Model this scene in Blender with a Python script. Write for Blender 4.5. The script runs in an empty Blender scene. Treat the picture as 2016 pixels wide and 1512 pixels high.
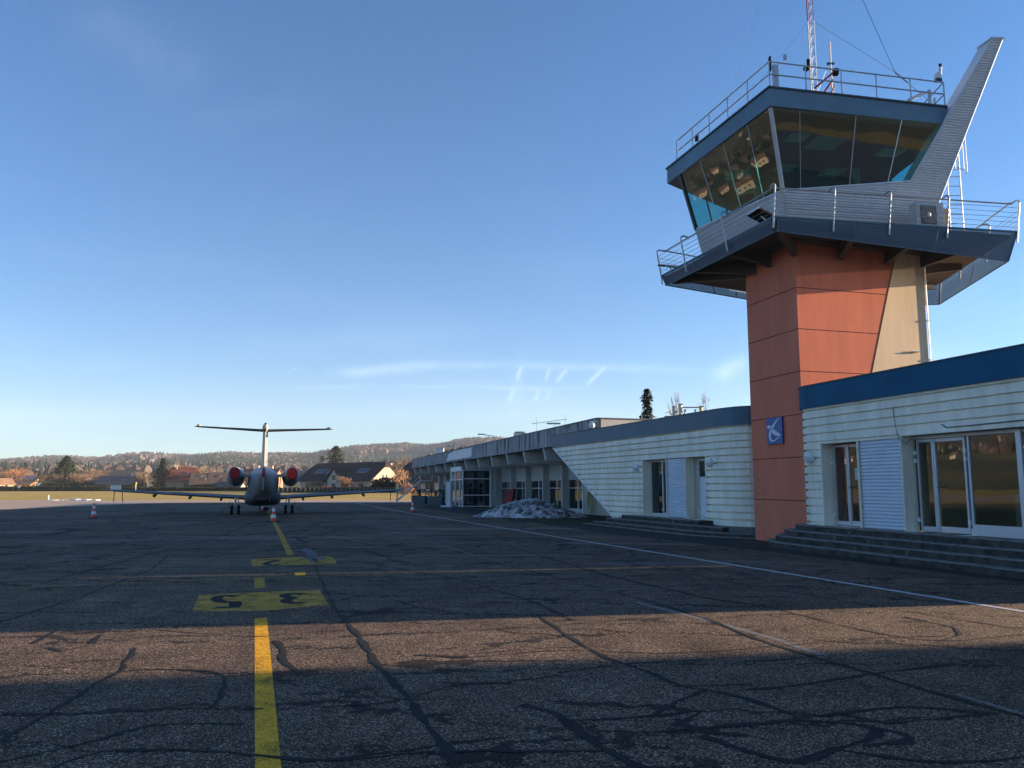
import bpy, bmesh, math, random
from mathutils import Vector, Matrix
R = math.radians
rnd = random.Random(7)
SC = bpy.context.scene
COL = SC.collection

# ---------------------------------------------------------------- camera, world, sun, exposure
H = 1.65                       # eye height
F = 1570.0                     # focal length in pixels of the 2016 px wide photograph
PITCH = math.atan(200.0/1570.0)
cam_d = bpy.data.cameras.new('camera'); cam = bpy.data.objects.new('camera', cam_d)
COL.objects.link(cam); SC.camera = cam
cam_d.sensor_width = 36.0; cam_d.lens = F/2016*36.0
cam_d.clip_start = 0.1; cam_d.clip_end = 12000
cam.location = (0, 0, H); cam.rotation_euler = (math.pi/2+PITCH, 0, 0)

SUN_AZ, SUN_EL = 80.0, 8.2     # clockwise from +Y, above the horizon
world = bpy.data.worlds.new("World"); SC.world = world; world.use_nodes = True
WN, WL = world.node_tree.nodes, world.node_tree.links
for n in list(WN): WN.remove(n)

def mnode(nt, op, a, b=None, c=None, clamp=False):
    n = nt.nodes.new('ShaderNodeMath'); n.operation = op; n.use_clamp = clamp
    for i, v in enumerate((a, b, c)):
        if v is None: continue
        if isinstance(v, (int, float)): n.inputs[i].default_value = v
        else: nt.links.new(v, n.inputs[i])
    return n.outputs[0]

def build_world():
    nt = world.node_tree
    out = WN.new('ShaderNodeOutputWorld'); bg = WN.new('ShaderNodeBackground'); bg.inputs[1].default_value = 0.065
    sky = WN.new('ShaderNodeTexSky'); sky.sky_type = 'NISHITA'; sky.sun_disc = False
    sky.sun_elevation = R(SUN_EL); sky.sun_rotation = R(SUN_AZ)
    sky.altitude = 400; sky.air_density = 0.9; sky.dust_density = 0.3; sky.ozone_density = 4.0
    tc = WN.new('ShaderNodeTexCoord'); sep = WN.new('ShaderNodeSeparateXYZ')
    WL.new(tc.outputs['Generated'], sep.inputs[0])
    x, y, z = sep.outputs
    front = mnode(nt, 'GREATER_THAN', y, 0.15)
    ys = mnode(nt, 'MAXIMUM', y, 0.15)
    u = mnode(nt, 'DIVIDE', x, ys); w = mnode(nt, 'DIVIDE', z, ys)
    nz = WN.new('ShaderNodeTexNoise'); nz.inputs['Scale'].default_value = 22; nz.inputs['Detail'].default_value = 7; nz.inputs['Roughness'].default_value = .65
    WL.new(tc.outputs['Generated'], nz.inputs['Vector'])
    nzc = mnode(nt, 'SUBTRACT', nz.outputs[0], 0.5)
    uw = mnode(nt, 'MULTIPLY_ADD', nzc, 0.02, u); ww = mnode(nt, 'MULTIPLY_ADD', nzc, 0.012, w)
    # old contrails and thin cirrus high above: (azimuth and height of both ends, width, strength)
    def px(p, q):
        v = 756-q; d = F*math.cos(PITCH)-v*math.sin(PITCH)
        return ((p-1008)/d, (F*math.sin(PITCH)+v*math.cos(PITCH))/d)
    streaks = [((1024,722),(1017,750),4.5,.34), ((1082,724),(1072,752),3,.34), ((1116,726),(1096,752),4,.34),
               ((1192,722),(1157,757),3.5,.34), ((1011,765),(1006,790),4,.22), ((1064,765),(1057,790),3,.22),
               ((1086,768),(1077,784),4,.2), ((655,737),(860,716),11,.20), ((860,716),(1370,728),8,.15),
               ((575,765),(720,763),4,.13), ((790,761),(1160,764),4,.13), ((1400,745),(1478,705),16,.25),
               ((560,742),(586,720),3,.1), ((150,20),(400,160),60,.045), ((1450,770),(1900,690),40,.16),
               ((1030,690),(1010,830),12,.06), ((350,250),(640,190),30,.02)]
    total = None
    for a, b, wd, st in streaks:
        (u0, w0), (u1, w1) = px(*a), px(*b)
        L = math.hypot(u1-u0, w1-w0); cx, cy = (u0+u1)/2, (w0+w1)/2
        ex, ey = (u1-u0)/L, (w1-w0)/L
        du = mnode(nt, 'SUBTRACT', uw, cx); dw = mnode(nt, 'SUBTRACT', ww, cy)
        al = mnode(nt, 'ADD', mnode(nt, 'MULTIPLY', du, ex/(L*.5)), mnode(nt, 'MULTIPLY', dw, ey/(L*.5)))
        ac = mnode(nt, 'ADD', mnode(nt, 'MULTIPLY', du, -ey/(wd/F)), mnode(nt, 'MULTIPLY', dw, ex/(wd/F)))
        al4 = mnode(nt, 'POWER', mnode(nt, 'ABSOLUTE', al), 4.0)
        e = mnode(nt, 'ADD', al4, mnode(nt, 'MULTIPLY', ac, ac))
        g = mnode(nt, 'MULTIPLY', mnode(nt, 'EXPONENT', mnode(nt, 'MULTIPLY', e, -1.0)), st)
        total = g if total is None else mnode(nt, 'ADD', total, g)
    mod = mnode(nt, 'MULTIPLY_ADD', nz.outputs[0], 1.3, -0.22)
    total = mnode(nt, 'MULTIPLY', mnode(nt, 'MULTIPLY', total, mod), front, clamp=True)
    # broad thin veil low in the sky
    nv = WN.new('ShaderNodeTexNoise'); nv.inputs['Scale'].default_value = 3.0; nv.inputs['Detail'].default_value = 6
    mp = WN.new('ShaderNodeMapping'); mp.inputs['Scale'].default_value = (1, 1, 5)
    WL.new(tc.outputs['Generated'], mp.inputs[0]); WL.new(mp.outputs[0], nv.inputs['Vector'])
    veil = mnode(nt, 'MULTIPLY', mnode(nt, 'SUBTRACT', nv.outputs[0], 0.5), 0.28, clamp=True)
    lowm = mnode(nt, 'SUBTRACT', 1.0, mnode(nt, 'MULTIPLY', mnode(nt, 'ABSOLUTE', z), 2.6), clamp=True)
    total = mnode(nt, 'ADD', total, mnode(nt, 'MULTIPLY', veil, lowm), clamp=True)
    hsv = WN.new('ShaderNodeHueSaturation'); hsv.inputs['Saturation'].default_value = 1.12
    WL.new(sky.outputs[0], hsv.inputs['Color'])
    mix = WN.new('ShaderNodeMix'); mix.data_type = 'RGBA'
    WL.new(total, mix.inputs[0]); WL.new(hsv.outputs[0], mix.inputs[6]); mix.inputs[7].default_value = (7.0, 7.6, 8.4, 1)
    WL.new(mix.outputs[2], bg.inputs[0]); WL.new(bg.outputs[0], out.inputs[0])
build_world()

sun_d = bpy.data.lights.new('sun', 'SUN'); sun = bpy.data.objects.new('sun', sun_d); COL.objects.link(sun)
sun_d.energy = 5.0; sun_d.angle = R(0.53); sun_d.color = (1.0, 0.76, 0.52)
sd = Vector((math.sin(R(SUN_AZ))*math.cos(R(SUN_EL)), math.cos(R(SUN_AZ))*math.cos(R(SUN_EL)), math.sin(R(SUN_EL))))
sun.rotation_euler = sd.to_track_quat('Z', 'Y').to_euler(); sun.location = sd*200
vs = SC.view_settings
vs.view_transform = 'Standard'; vs.look = 'None'; vs.gamma = 1; vs.use_curve_mapping = False; vs.exposure = 2.12
SC.cycles.max_bounces = 6; SC.cycles.transparent_max_bounces = 16; SC.cycles.volume_bounces = 0
SC.cycles.sample_clamp_indirect = 6

# ---------------------------------------------------------------- where things stand
def ray(px, py):
    v = 756-py; c, s = math.cos(PITCH), math.sin(PITCH)
    return Vector((px-1008, F*c-v*s, F*s+v*c))
def G(px, py, z=0.0):
    d = ray(px, py); t = (z-H)/d.z
    return Vector((d.x*t, d.y*t, z))
def AT(px, py, Y):
    d = ray(px, py); t = Y/d.y
    return Vector((d.x*t, Y, H+d.z*t))

# ---------------------------------------------------------------- object helpers
def tag(o, label=None, cat=None, group=None, kind=None):
    if label: o['label'] = label
    if cat: o['category'] = cat
    if group: o['group'] = group
    if kind: o['kind'] = kind
    return o
def thing(name, label, cat, loc=(0, 0, 0), rz=0.0, group=None):
    o = bpy.data.objects.new(name, None); COL.objects.link(o)
    o.location = loc; o.rotation_euler = (0, 0, rz); o.empty_display_size = .3
    return tag(o, label, cat, group)
def wmat(o):
    m = Matrix.Identity(4)
    while o is not None:
        m = Matrix.LocRotScale(o.location, o.rotation_euler, o.scale) @ m
        o = o.parent
    return m
def kids(o): return [c for c in bpy.data.objects if c.parent == o]
def copy_tree(o, parent=None):
    c = o.copy(); COL.objects.link(c); c.parent = parent
    for ch in kids(o): copy_tree(ch, c)
    return c

class MB:
    """collects polygons, links them as one mesh object"""
    def __init__(s): s.v = []; s.f = []; s.m = []; s.c = []; s.cur = 0; s.col = None
    def poly(s, pts, col=None):
        n = len(s.v); s.v.extend([tuple(p) for p in pts]); s.f.append(tuple(range(n, n+len(pts)))); s.m.append(s.cur)
        s.c.append(col if col is not None else s.col)
    def grid(s, rows, close=False):
        """rows of equal length lists of points, shared vertices"""
        n = len(s.v); w = len(rows[0])
        for r in rows: s.v.extend([tuple(p) for p in r])
        for i in range(len(rows)-1):
            for j in range(w if close else w-1):
                k = (j+1) % w
                s.f.append((n+i*w+j, n+i*w+k, n+(i+1)*w+k, n+(i+1)*w+j)); s.m.append(s.cur); s.c.append(s.col)
    def prism(s, base, top):
        n = len(base); b = [Vector(p) for p in base]; t = [Vector(p) for p in top]
        s.poly(list(reversed(b))); s.poly(t)
        for i in range(n):
            j = (i+1) % n; s.poly([b[i], b[j], t[j], t[i]])
    def ext(s, xy, z0, z1):
        if sum(xy[i][0]*xy[(i+1) % len(xy)][1]-xy[(i+1) % len(xy)][0]*xy[i][1] for i in range(len(xy))) < 0: xy = list(reversed(xy))
        s.prism([(p[0], p[1], z0) for p in xy], [(p[0], p[1], z1) for p in xy])
    def box(s, c, size, rz=0.0, U=None, V=None, W=None):
        c = Vector(c)
        if U is None:
            U = Vector((math.cos(rz), math.sin(rz), 0)); V = Vector((-math.sin(rz), math.cos(rz), 0)); W = Vector((0, 0, 1))
        a, b, d = U*size[0]/2, V*size[1]/2, W*size[2]/2
        s.prism([c-a-b-d, c+a-b-d, c+a+b-d, c-a+b-d], [c-a-b+d, c+a-b+d, c+a+b+d, c-a+b+d])
    def bar(s, p, q, w, h, up=(0, 0, 1)):
        p, q = Vector(p), Vector(q); U = (q-p); L = U.length; U.normalize()
        V = Vector(up).cross(U)
        if V.length < 1e-4: V = Vector((1, 0, 0)).cross(U)
        V.normalize(); W = U.cross(V)
        s.box((p+q)/2, (L, w, h), U=U, V=V, W=W)
    def tube(s, pts, r, n=6, r2=None, caps=True):
        pts = [Vector(p) for p in pts]; rows = []
        for i, p in enumerate(pts):
            if i == 0: d = pts[1]-p
            elif i == len(pts)-1: d = p-pts[i-1]
            else: d = (pts[i+1]-p).normalized()+(p-pts[i-1]).normalized()
            d.normalize()
            a = Vector((0, 0, 1)).cross(d) if abs(d.z) < .95 else Vector((1, 0, 0)).cross(d)
            a.normalize(); b = d.cross(a)
            t = i/(len(pts)-1); rr = r if r2 is None else r+(r2-r)*t
            rows.append([p+a*rr*math.cos(k*2*math.pi/n)+b*rr*math.sin(k*2*math.pi/n) for k in range(n)])
        s.grid(rows, close=True)
        if caps: s.poly(list(reversed(rows[0]))); s.poly(rows[-1])
    def lathe(s, c, prof, n=16, squash=1.0):
        c = Vector(c); rows = []
        for r, z in prof:
            rows.append([c+Vector((r*math.cos(k*2*math.pi/n), r*squash*math.sin(k*2*math.pi/n), z)) for k in range(n)])
        s.grid(rows, close=True); s.poly(list(reversed(rows[0]))); s.poly(rows[-1])
    def ball(s, c, r, n=12, k=8, sq=(1, 1, 1)):
        c = Vector(c); rows = []
        for i in range(k+1):
            a = math.pi*i/k-math.pi/2; rr = max(math.cos(a), .02)
            rows.append([c+Vector((r*rr*sq[0]*math.cos(j*2*math.pi/n), r*rr*sq[1]*math.sin(j*2*math.pi/n), r*sq[2]*math.sin(a))) for j in range(n)])
        s.grid(rows, close=True)
    def build(s, name, mats, parent=None, world=False, smooth=False, recalc=False):
        me = bpy.data.meshes.new(name)
        v = s.v
        if parent is not None and world:
            inv = wmat(parent).inverted(); v = [tuple(inv @ Vector(p)) for p in v]
        me.from_pydata(v, [], s.f)
        if not isinstance(mats, (list, tuple)): mats = [mats]
        for m in mats: me.materials.append(m)
        me.polygons.foreach_set('material_index', s.m)
        if smooth: me.polygons.foreach_set('use_smooth', [True]*len(s.f))
        if any(c is not None for c in s.c):
            ca = me.color_attributes.new('tint', 'FLOAT_COLOR', 'CORNER'); data = []
            for f, c in zip(s.f, s.c):
                c = c or (1, 1, 1); data.extend([c[0], c[1], c[2], 1.0]*len(f))
            ca.data.foreach_set('color', data)
        if recalc:
            bm = bmesh.new(); bm.from_mesh(me); bmesh.ops.recalc_face_normals(bm, faces=bm.faces); bm.to_mesh(me); bm.free()
        me.update()
        o = bpy.data.objects.new(name, me); COL.objects.link(o)
        if parent is not None: o.parent = parent
        return o

# ---------------------------------------------------------------- materials
MATS = {}
def mat(name, col, rough=.7, worn=0.0, metal=0.0, var=0.0, vscale=3.0, bump=0.0, bscale=60.0, spec=.5, attr=False, stretch=None, coat=0.0, var2=None):
    """painted or mineral surface: base colour with procedural variation; optional bump"""
    if name in MATS: return MATS[name]
    if spec == .5 and rough >= .75: spec = .12
    m = bpy.data.materials.new(name); m.use_nodes = True; nt = m.node_tree; N, L = nt.nodes, nt.links
    b = N['Principled BSDF']; b.inputs['Roughness'].default_value = rough; b.inputs['Metallic'].default_value = metal
    b.inputs['Specular IOR Level'].default_value = spec; b.inputs['Coat Weight'].default_value = coat
    tc = N.new('ShaderNodeTexCoord'); src = tc.outputs['Object']
    if stretch:
        mp = N.new('ShaderNodeMapping'); mp.inputs['Scale'].default_value = stretch; L.new(src, mp.inputs[0]); src2 = mp.outputs[0]
    else: src2 = src
    base = N.new('ShaderNodeRGB'); base.outputs[0].default_value = (*col, 1); c = base.outputs[0]
    if attr:
        at = N.new('ShaderNodeAttribute'); at.attribute_name = 'tint'
        mx = N.new('ShaderNodeMix'); mx.data_type = 'RGBA'; mx.blend_type = 'MULTIPLY'; mx.inputs[0].default_value = 1
        L.new(c, mx.inputs[6]); L.new(at.outputs[0], mx.inputs[7]); c = mx.outputs[2]
    if var:
        nz = N.new('ShaderNodeTexNoise'); nz.inputs['Scale'].default_value = vscale; nz.inputs['Detail'].default_value = 6; nz.inputs['Roughness'].default_value = .65
        L.new(src2, nz.inputs['Vector'])
        cr = N.new('ShaderNodeValToRGB'); cr.color_ramp.elements[0].position = .3; cr.color_ramp.elements[1].position = .7
        lo = 1-var; hi = 1+var*.6
        cr.color_ramp.elements[0].color = (lo, lo, lo, 1) if not var2 else (*var2, 1)
        cr.color_ramp.elements[1].color = (hi, hi, hi, 1)
        L.new(nz.outputs[0], cr.inputs[0])
        mx = N.new('ShaderNodeMix'); mx.data_type = 'RGBA'; mx.blend_type = 'MULTIPLY'; mx.inputs[0].default_value = 1
        L.new(c, mx.inputs[6]); L.new(cr.outputs[0], mx.inputs[7]); c = mx.outputs[2]
    if worn:
        def wn(sc_, det):
            q = N.new('ShaderNodeTexNoise'); q.inputs['Scale'].default_value = sc_; q.inputs['Detail'].default_value = det; q.inputs['Roughness'].default_value = .7; L.new(src, q.inputs['Vector']); return q.outputs[0]
        a_ = mnode(nt, 'ADD', mnode(nt, 'MULTIPLY', wn(75, 2), .55), mnode(nt, 'MULTIPLY', wn(3.5, 5), .45))
        r_ = N.new('ShaderNodeMapRange'); L.new(a_, r_.inputs[0]); r_.inputs[1].default_value = .5-.18+worn*.36-.04; r_.inputs[2].default_value = .5-.18+worn*.36+.04
        L.new(r_.outputs[0], b.inputs['Alpha'])
    L.new(c, b.inputs['Base Color'])
    if bump:
        nb = N.new('ShaderNodeTexNoise'); nb.inputs['Scale'].default_value = bscale; nb.inputs['Detail'].default_value = 3; L.new(src, nb.inputs['Vector'])
        bp = N.new('ShaderNodeBump'); bp.inputs['Strength'].default_value = bump; bp.inputs['Distance'].default_value = .01
        L.new(nb.outputs[0], bp.inputs['Height']); L.new(bp.outputs[0], b.inputs['Normal'])
    MATS[name] = m; return m

def glass(name, tint, refl=.03, rough=.0, k=1.0):
    if name in MATS: return MATS[name]
    m = bpy.data.materials.new(name); m.use_nodes = True; nt = m.node_tree; N, L = nt.nodes, nt.links
    for n in list(N): N.remove(n)
    o = N.new('ShaderNodeOutputMaterial'); mx = N.new('ShaderNodeMixShader'); t = N.new('ShaderNodeBsdfTransparent'); g = N.new('ShaderNodeBsdfGlossy')
    t.inputs[0].default_value = (*tint, 1); g.inputs['Roughness'].default_value = rough; g.inputs['Color'].default_value = (.95, .97, .97, 1)
    geo = N.new('ShaderNodeNewGeometry'); dp = N.new('ShaderNodeVectorMath'); dp.operation = 'DOT_PRODUCT'; L.new(geo.outputs['Incoming'], dp.inputs[0]); L.new(geo.outputs['Normal'], dp.inputs[1])
    fr = mnode(nt, 'MULTIPLY_ADD', mnode(nt, 'POWER', mnode(nt, 'SUBTRACT', 1.0, mnode(nt, 'ABSOLUTE', dp.outputs['Value'])), 5.0), .95, .045)
    f = mnode(nt, 'ADD', mnode(nt, 'MULTIPLY', fr, k), refl, clamp=True)
    nz = N.new('ShaderNodeTexNoise'); nz.inputs['Scale'].default_value = .7; L.new(geo.outputs['Position'], nz.inputs['Vector'])
    bp = N.new('ShaderNodeBump'); bp.inputs['Strength'].default_value = .06; bp.inputs['Distance'].default_value = .05
    L.new(nz.outputs[0], bp.inputs['Height']); L.new(bp.outputs[0], g.inputs['Normal'])
    L.new(f, mx.inputs[0]); L.new(t.outputs[0], mx.inputs[1]); L.new(g.outputs[0], mx.inputs[2]); L.new(mx.outputs[0], o.inputs[0])
    MATS[name] = m; return m

def mesh_screen(name, col, opac):
    """fine perforated sheet: part of the light passes"""
    m = bpy.data.materials.new(name); m.use_nodes = True; nt = m.node_tree; N, L = nt.nodes, nt.links
    b = N['Principled BSDF']; b.inputs['Base Color'].default_value = (*col, 1); b.inputs['Roughness'].default_value = .5
    b.inputs['Alpha'].default_value = opac
    return m

M_orange = mat('tower_render_orange', (.68, .205, .122), .85, var=.13, vscale=2.2, stretch=(1, 1, .18), bump=.15, bscale=90)
M_beige = mat('tower_render_beige', (.80, .60, .39), .85, var=.12, vscale=2.2, stretch=(1, 1, .18), bump=.15, bscale=90)
M_joint = mat('panel_joint', (.07, .035, .03), .9)
M_blue = mat('blue_fascia_metal', (.010, .10, .185), .55, var=.16, vscale=.9, spec=.12)
M_roofblue = mat('tower_roof_blue', (.095, .18, .245), .5, var=.25, vscale=.7)
M_bluegrey = mat('blue_grey_metal', (.045, .115, .165), .5, var=.14, vscale=1.1)
M_cream = mat('cream_siding', (.89, .825, .70), .75, var=.20, vscale=2.4, stretch=(1, 1, .22), var2=(.80, .79, .74))
M_silver = mat('silver_cladding', (.68, .69, .71), .5, metal=.2, var=.08, vscale=2)
M_silverpanel = mat('pale_blue_corrugated', (.62, .66, .72), .45, metal=.1, var=.08, vscale=2)
M_alu = mat('aluminium_frame', (.56, .57, .58), .4, metal=.35, var=.1, vscale=2)
M_steel = mat('galvanised_steel', (.42, .44, .45), .4, metal=.7, var=.1, vscale=4)
M_dark = mat('dark_metal', (.03, .035, .045), .5)
M_black = mat('black_rubber', (.012, .012, .013), .75)
M_white = mat('white_paint', (.72, .73, .72), .5, var=.06, vscale=3)
M_slab = mat('dark_slab', (.09, .085, .085), .8, var=.2, vscale=2)
M_conc = mat('old_concrete', (.20, .19, .175), .9, var=.35, vscale=2.2, bump=.4, bscale=40)
M_stepc = mat('mossy_step_concrete', (.11, .105, .095), .95, var=.5, vscale=4.5, bump=.6, bscale=30)
M_fasc = None
M_wallgrey = mat('terminal_render', (.50, .50, .48), .85, var=.14, vscale=.8)
M_wallbeige = mat('terminal_side_render', (.50, .44, .35), .85, var=.1, vscale=.8)
M_glass = glass('window_glass', (.55, .60, .58), .07)
M_dglass = glass('dark_window_glass', (.10, .12, .13), .05)
M_teal = glass('teal_control_room_glass', (.38, .74, .72), .02, k=1.2)
M_tealback = glass('teal_far_glass', (.16, .66, .68), .0)
M_intr = mat('dark_interior', (.035, .035, .037), .8)
M_ceil = mat('control_room_ceiling', (.05, .055, .055), .8)
M_ceilp = mat('ceiling_panel', (.28, .33, .30), .7)
M_red = mat('red_cover_cloth', (.42, .015, .02), .7, var=.2, vscale=8)
M_redp = mat('red_paint', (.55, .02, .02), .4)
M_coneo = mat('cone_orange', (.85, .07, .035), .45, var=.08)
M_yel = mat('worn_yellow_paint', (.86, .44, .035), .85, worn=.33, var=.35, vscale=18, bump=.5, bscale=120)
M_yel2 = mat('faded_yellow_paint', (.62, .345, .06), .85, worn=.38, var=.4, vscale=12, bump=.5, bscale=120)
M_wline = mat('worn_white_paint', (.62, .61, .60), .8, worn=.25, var=.3, vscale=8, bump=.4, bscale=120)
M_tar = mat('tar_seal', (.014, .014, .0145), .85, spec=.25, worn=.22, var=.25, vscale=5, bump=.3, bscale=60)
# ---------------------------------------------------------------- ground
def asphalt():
    m = bpy.data.materials.new('old_asphalt'); m.use_nodes = True; nt = m.node_tree; N, L = nt.nodes, nt.links
    b = N['Principled BSDF']; b.inputs['Specular IOR Level'].default_value = .14
    geo = N.new('ShaderNodeNewGeometry'); P = geo.outputs['Position']
    def noise(s, d=4, rough=.6, vec=P, dist=0):
        n = N.new('ShaderNodeTexNoise'); n.inputs['Scale'].default_value = s; n.inputs['Detail'].default_value = d
        n.inputs['Roughness'].default_value = rough; n.inputs['Distortion'].default_value = dist; L.new(vec, n.inputs['Vector']); return n.outputs[0]
    def ramp(f, stops):
        r = N.new('ShaderNodeValToRGB'); L.new(f, r.inputs[0]); e = r.color_ramp.elements
        for i, (p, c) in enumerate(stops):
            k = e[i] if i < 2 else e.new(p)
            k.position = p; k.color = (*c, 1) if not isinstance(c, float) else (c, c, c, 1)
        return r.outputs[0]
    def mul(a, bb, f=1.0, mode='MULTIPLY'):
        x = N.new('ShaderNodeMix'); x.data_type = 'RGBA'; x.blend_type = mode
        if isinstance(f, float): x.inputs[0].default_value = f
        else: L.new(f, x.inputs[0])
        L.new(a, x.inputs[6])
        if isinstance(bb, tuple): x.inputs[7].default_value = (*bb, 1)
        else: L.new(bb, x.inputs[7])
        return x.outputs[2]
    vo = N.new('ShaderNodeTexVoronoi'); vo.inputs['Scale'].default_value = 88; L.new(P, vo.inputs['Vector'])
    sepc = N.new('ShaderNodeSeparateColor'); L.new(vo.outputs['Color'], sepc.inputs[0])
    stones = ramp(sepc.outputs[0], [(0.0, (.046, .034, .027)), (.5, (.135, .095, .066)), (.75, (.27, .185, .125)), (.92, (.50, .36, .25)), (1.0, (.66, .52, .40))])
    gap = ramp(vo.outputs['Distance'], [(.42, 1.0), (.75, .35)])
    c = mul(stones, gap)
    big = ramp(noise(.22, 5, .62), [(.32, .50), (.46, .95), (.58, 1.05), (.70, 1.5)])
    c = mul(c, big)
    mid = ramp(noise(1.7, 5, .7), [(.3, .68), (.7, 1.25)])
    c = mul(c, mid)
    # bleached patches, stretched along the rows of bays
    mp = N.new('ShaderNodeMapping'); mp.inputs['Rotation'].default_value = (0, 0, R(-18)); mp.inputs['Scale'].default_value = (.35, 1.5, 1); L.new(P, mp.inputs[0])
    pale = ramp(noise(.33, 7, .68, mp.outputs[0], .6), [(.53, 0.0), (.62, 1.0)])
    sy = N.new('ShaderNodeSeparateXYZ'); L.new(P, sy.inputs[0])
    farm = mnode(nt, 'MULTIPLY', mnode(nt, 'SUBTRACT', sy.outputs[1], 12.0), .12, clamp=True)
    pf = mnode(nt, 'MULTIPLY', mnode(nt, 'MULTIPLY', pale, farm), .62)
    c = mul(c, (.27, .235, .20), pf, 'MIX')
    # sealed cracks far out on the apron
    nd = N.new('ShaderNodeTexNoise'); nd.inputs['Scale'].default_value = .7; nd.inputs['Detail'].default_value = 4; L.new(P, nd.inputs['Vector'])
    vm = N.new('ShaderNodeVectorMath'); vm.operation = 'MULTIPLY_ADD'; L.new(nd.outputs['Color'], vm.inputs[0]); vm.inputs[1].default_value = (2.6, 2.6, 0); L.new(P, vm.inputs[2])
    v2 = N.new('ShaderNodeTexVoronoi'); v2.feature = 'DISTANCE_TO_EDGE'; v2.inputs['Scale'].default_value = .21; L.new(vm.outputs[0], v2.inputs['Vector'])
    wob = mnode(nt, 'MULTIPLY_ADD', noise(.5, 3), .022, .001)
    cr = mnode(nt, 'LESS_THAN', v2.outputs['Distance'], wob)
    cr = mnode(nt, 'MULTIPLY', cr, farm)
    c = mul(c, (.024, .025, .028), mnode(nt, 'MULTIPLY', cr, .85), 'MIX')
    # finer net of open cracks everywhere
    vm3 = N.new('ShaderNodeVectorMath'); vm3.operation = 'MULTIPLY_ADD'; nd3 = N.new('ShaderNodeTexNoise'); nd3.inputs['Scale'].default_value = 1.6; nd3.inputs['Detail'].default_value = 5; nd3.inputs['Roughness'].default_value = .7; L.new(P, nd3.inputs['Vector'])
    L.new(nd3.outputs['Color'], vm3.inputs[0]); vm3.inputs[1].default_value = (1.1, 1.1, 0); L.new(mp.outputs[0], vm3.inputs[2])
    v4 = N.new('ShaderNodeTexVoronoi'); v4.feature = 'DISTANCE_TO_EDGE'; v4.inputs['Scale'].default_value = .62; L.new(vm3.outputs[0], v4.inputs['Vector'])
    wob2 = mnode(nt, 'MULTIPLY', mnode(nt, 'SUBTRACT', noise(.9, 4), .40), .15, clamp=True)
    c = mul(c, (.014, .014, .015), mnode(nt, 'MULTIPLY', mnode(nt, 'LESS_THAN', v4.outputs['Distance'], wob2), .82), 'MIX')
    oil = ramp(noise(.45, 6, .7), [(.60, 0.0), (.70, 1.0)])
    c = mul(c, (.030, .028, .027), mnode(nt, 'MULTIPLY', oil, .5), 'MIX')
    L.new(c, b.inputs['Base Color']); b.inputs['Roughness'].default_value = .86
    bp = N.new('ShaderNodeBump'); bp.inputs['Strength'].default_value = 1.0; bp.inputs['Distance'].default_value = .010
    inv = mnode(nt, 'SUBTRACT', 1.0, vo.outputs['Distance']); L.new(mnode(nt, 'ADD', inv, mnode(nt, 'MULTIPLY', sepc.outputs[1], .8)), bp.inputs['Height']); L.new(bp.outputs[0], b.inputs['Normal'])
    return m
M_asph = asphalt()
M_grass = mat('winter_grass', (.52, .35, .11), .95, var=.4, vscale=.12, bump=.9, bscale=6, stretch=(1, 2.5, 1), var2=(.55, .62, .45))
M_grassd = mat('dark_lawn', (.05, .052, .028), .95, var=.5, vscale=3, bump=.8, bscale=25)  # lawn with a dark green brown base colour
M_taxi = mat('pale_taxiway', (.50, .375, .28), .9, var=.25, vscale=.25, stretch=(.3, 2, 1), bump=.4, bscale=50)
M_path = mat('dark_damp_asphalt', (.045, .043, .043), .8, var=.35, vscale=.9, bump=.5, bscale=60)
M_kerb = mat('pale_kerb', (.17, .155, .135), .9, var=.3, vscale=5, bump=.4, bscale=40)

def sheet(name, pts, z, m, kind='structure'):
    b = MB(); pts = [(p[0], p[1], z) for p in pts]
    if sum(pts[i][0]*pts[(i+1) % len(pts)][1]-pts[(i+1) % len(pts)][0]*pts[i][1] for i in range(len(pts))) < 0: pts.reverse()
    b.poly(pts); o = b.build(name, m); tag(o, kind=kind); return o
sheet('ground', [(-6000, -3000), (6000, -3000), (6000, 6000), (-6000, 6000)], -.012, M_grass)
d18 = Vector((-math.sin(R(18.5)), math.cos(R(18.5)), 0)); n18 = Vector((math.cos(R(18.5)), math.sin(R(18.5)), 0))
sheet('taxiway', [(-400, 40), (60, 60), (60, 96), (-400, 80)], -.006, M_taxi)
sheet('apron', [(-300, -600), (60, -600), (60, 80), (-8, 77), (G(400, 989).x, G(400, 989).y), (G(278, 991).x, G(278, 991).y), (G(0, 1003).x, G(0, 1003).y), (-120, 10), (-300, -10)], 0, M_asph)
sheet('service_path', [(x.x, x.y) for x in (G(1215, 1052), G(1530, 1088), G(2016, 1147), Vector((12, 9, 0)), Vector((14, 14, 0)), Vector((9.2, 24, 0)), Vector((5.5, 33, 0)), G(1050, 1022), G(960, 1004), G(850, 994), G(820, 1000), G(935, 1014))], .0018, M_path)
sheet('lawn', [(p.x, p.y) for p in (G(925, 1010), G(1000, 1024), G(1120, 1034), G(1215, 1040))]+[(5.2, 36.0), (6.9, 40), (5.6, 44), (3.6, 50), (.8, 56)], .006, M_grassd)

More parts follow.
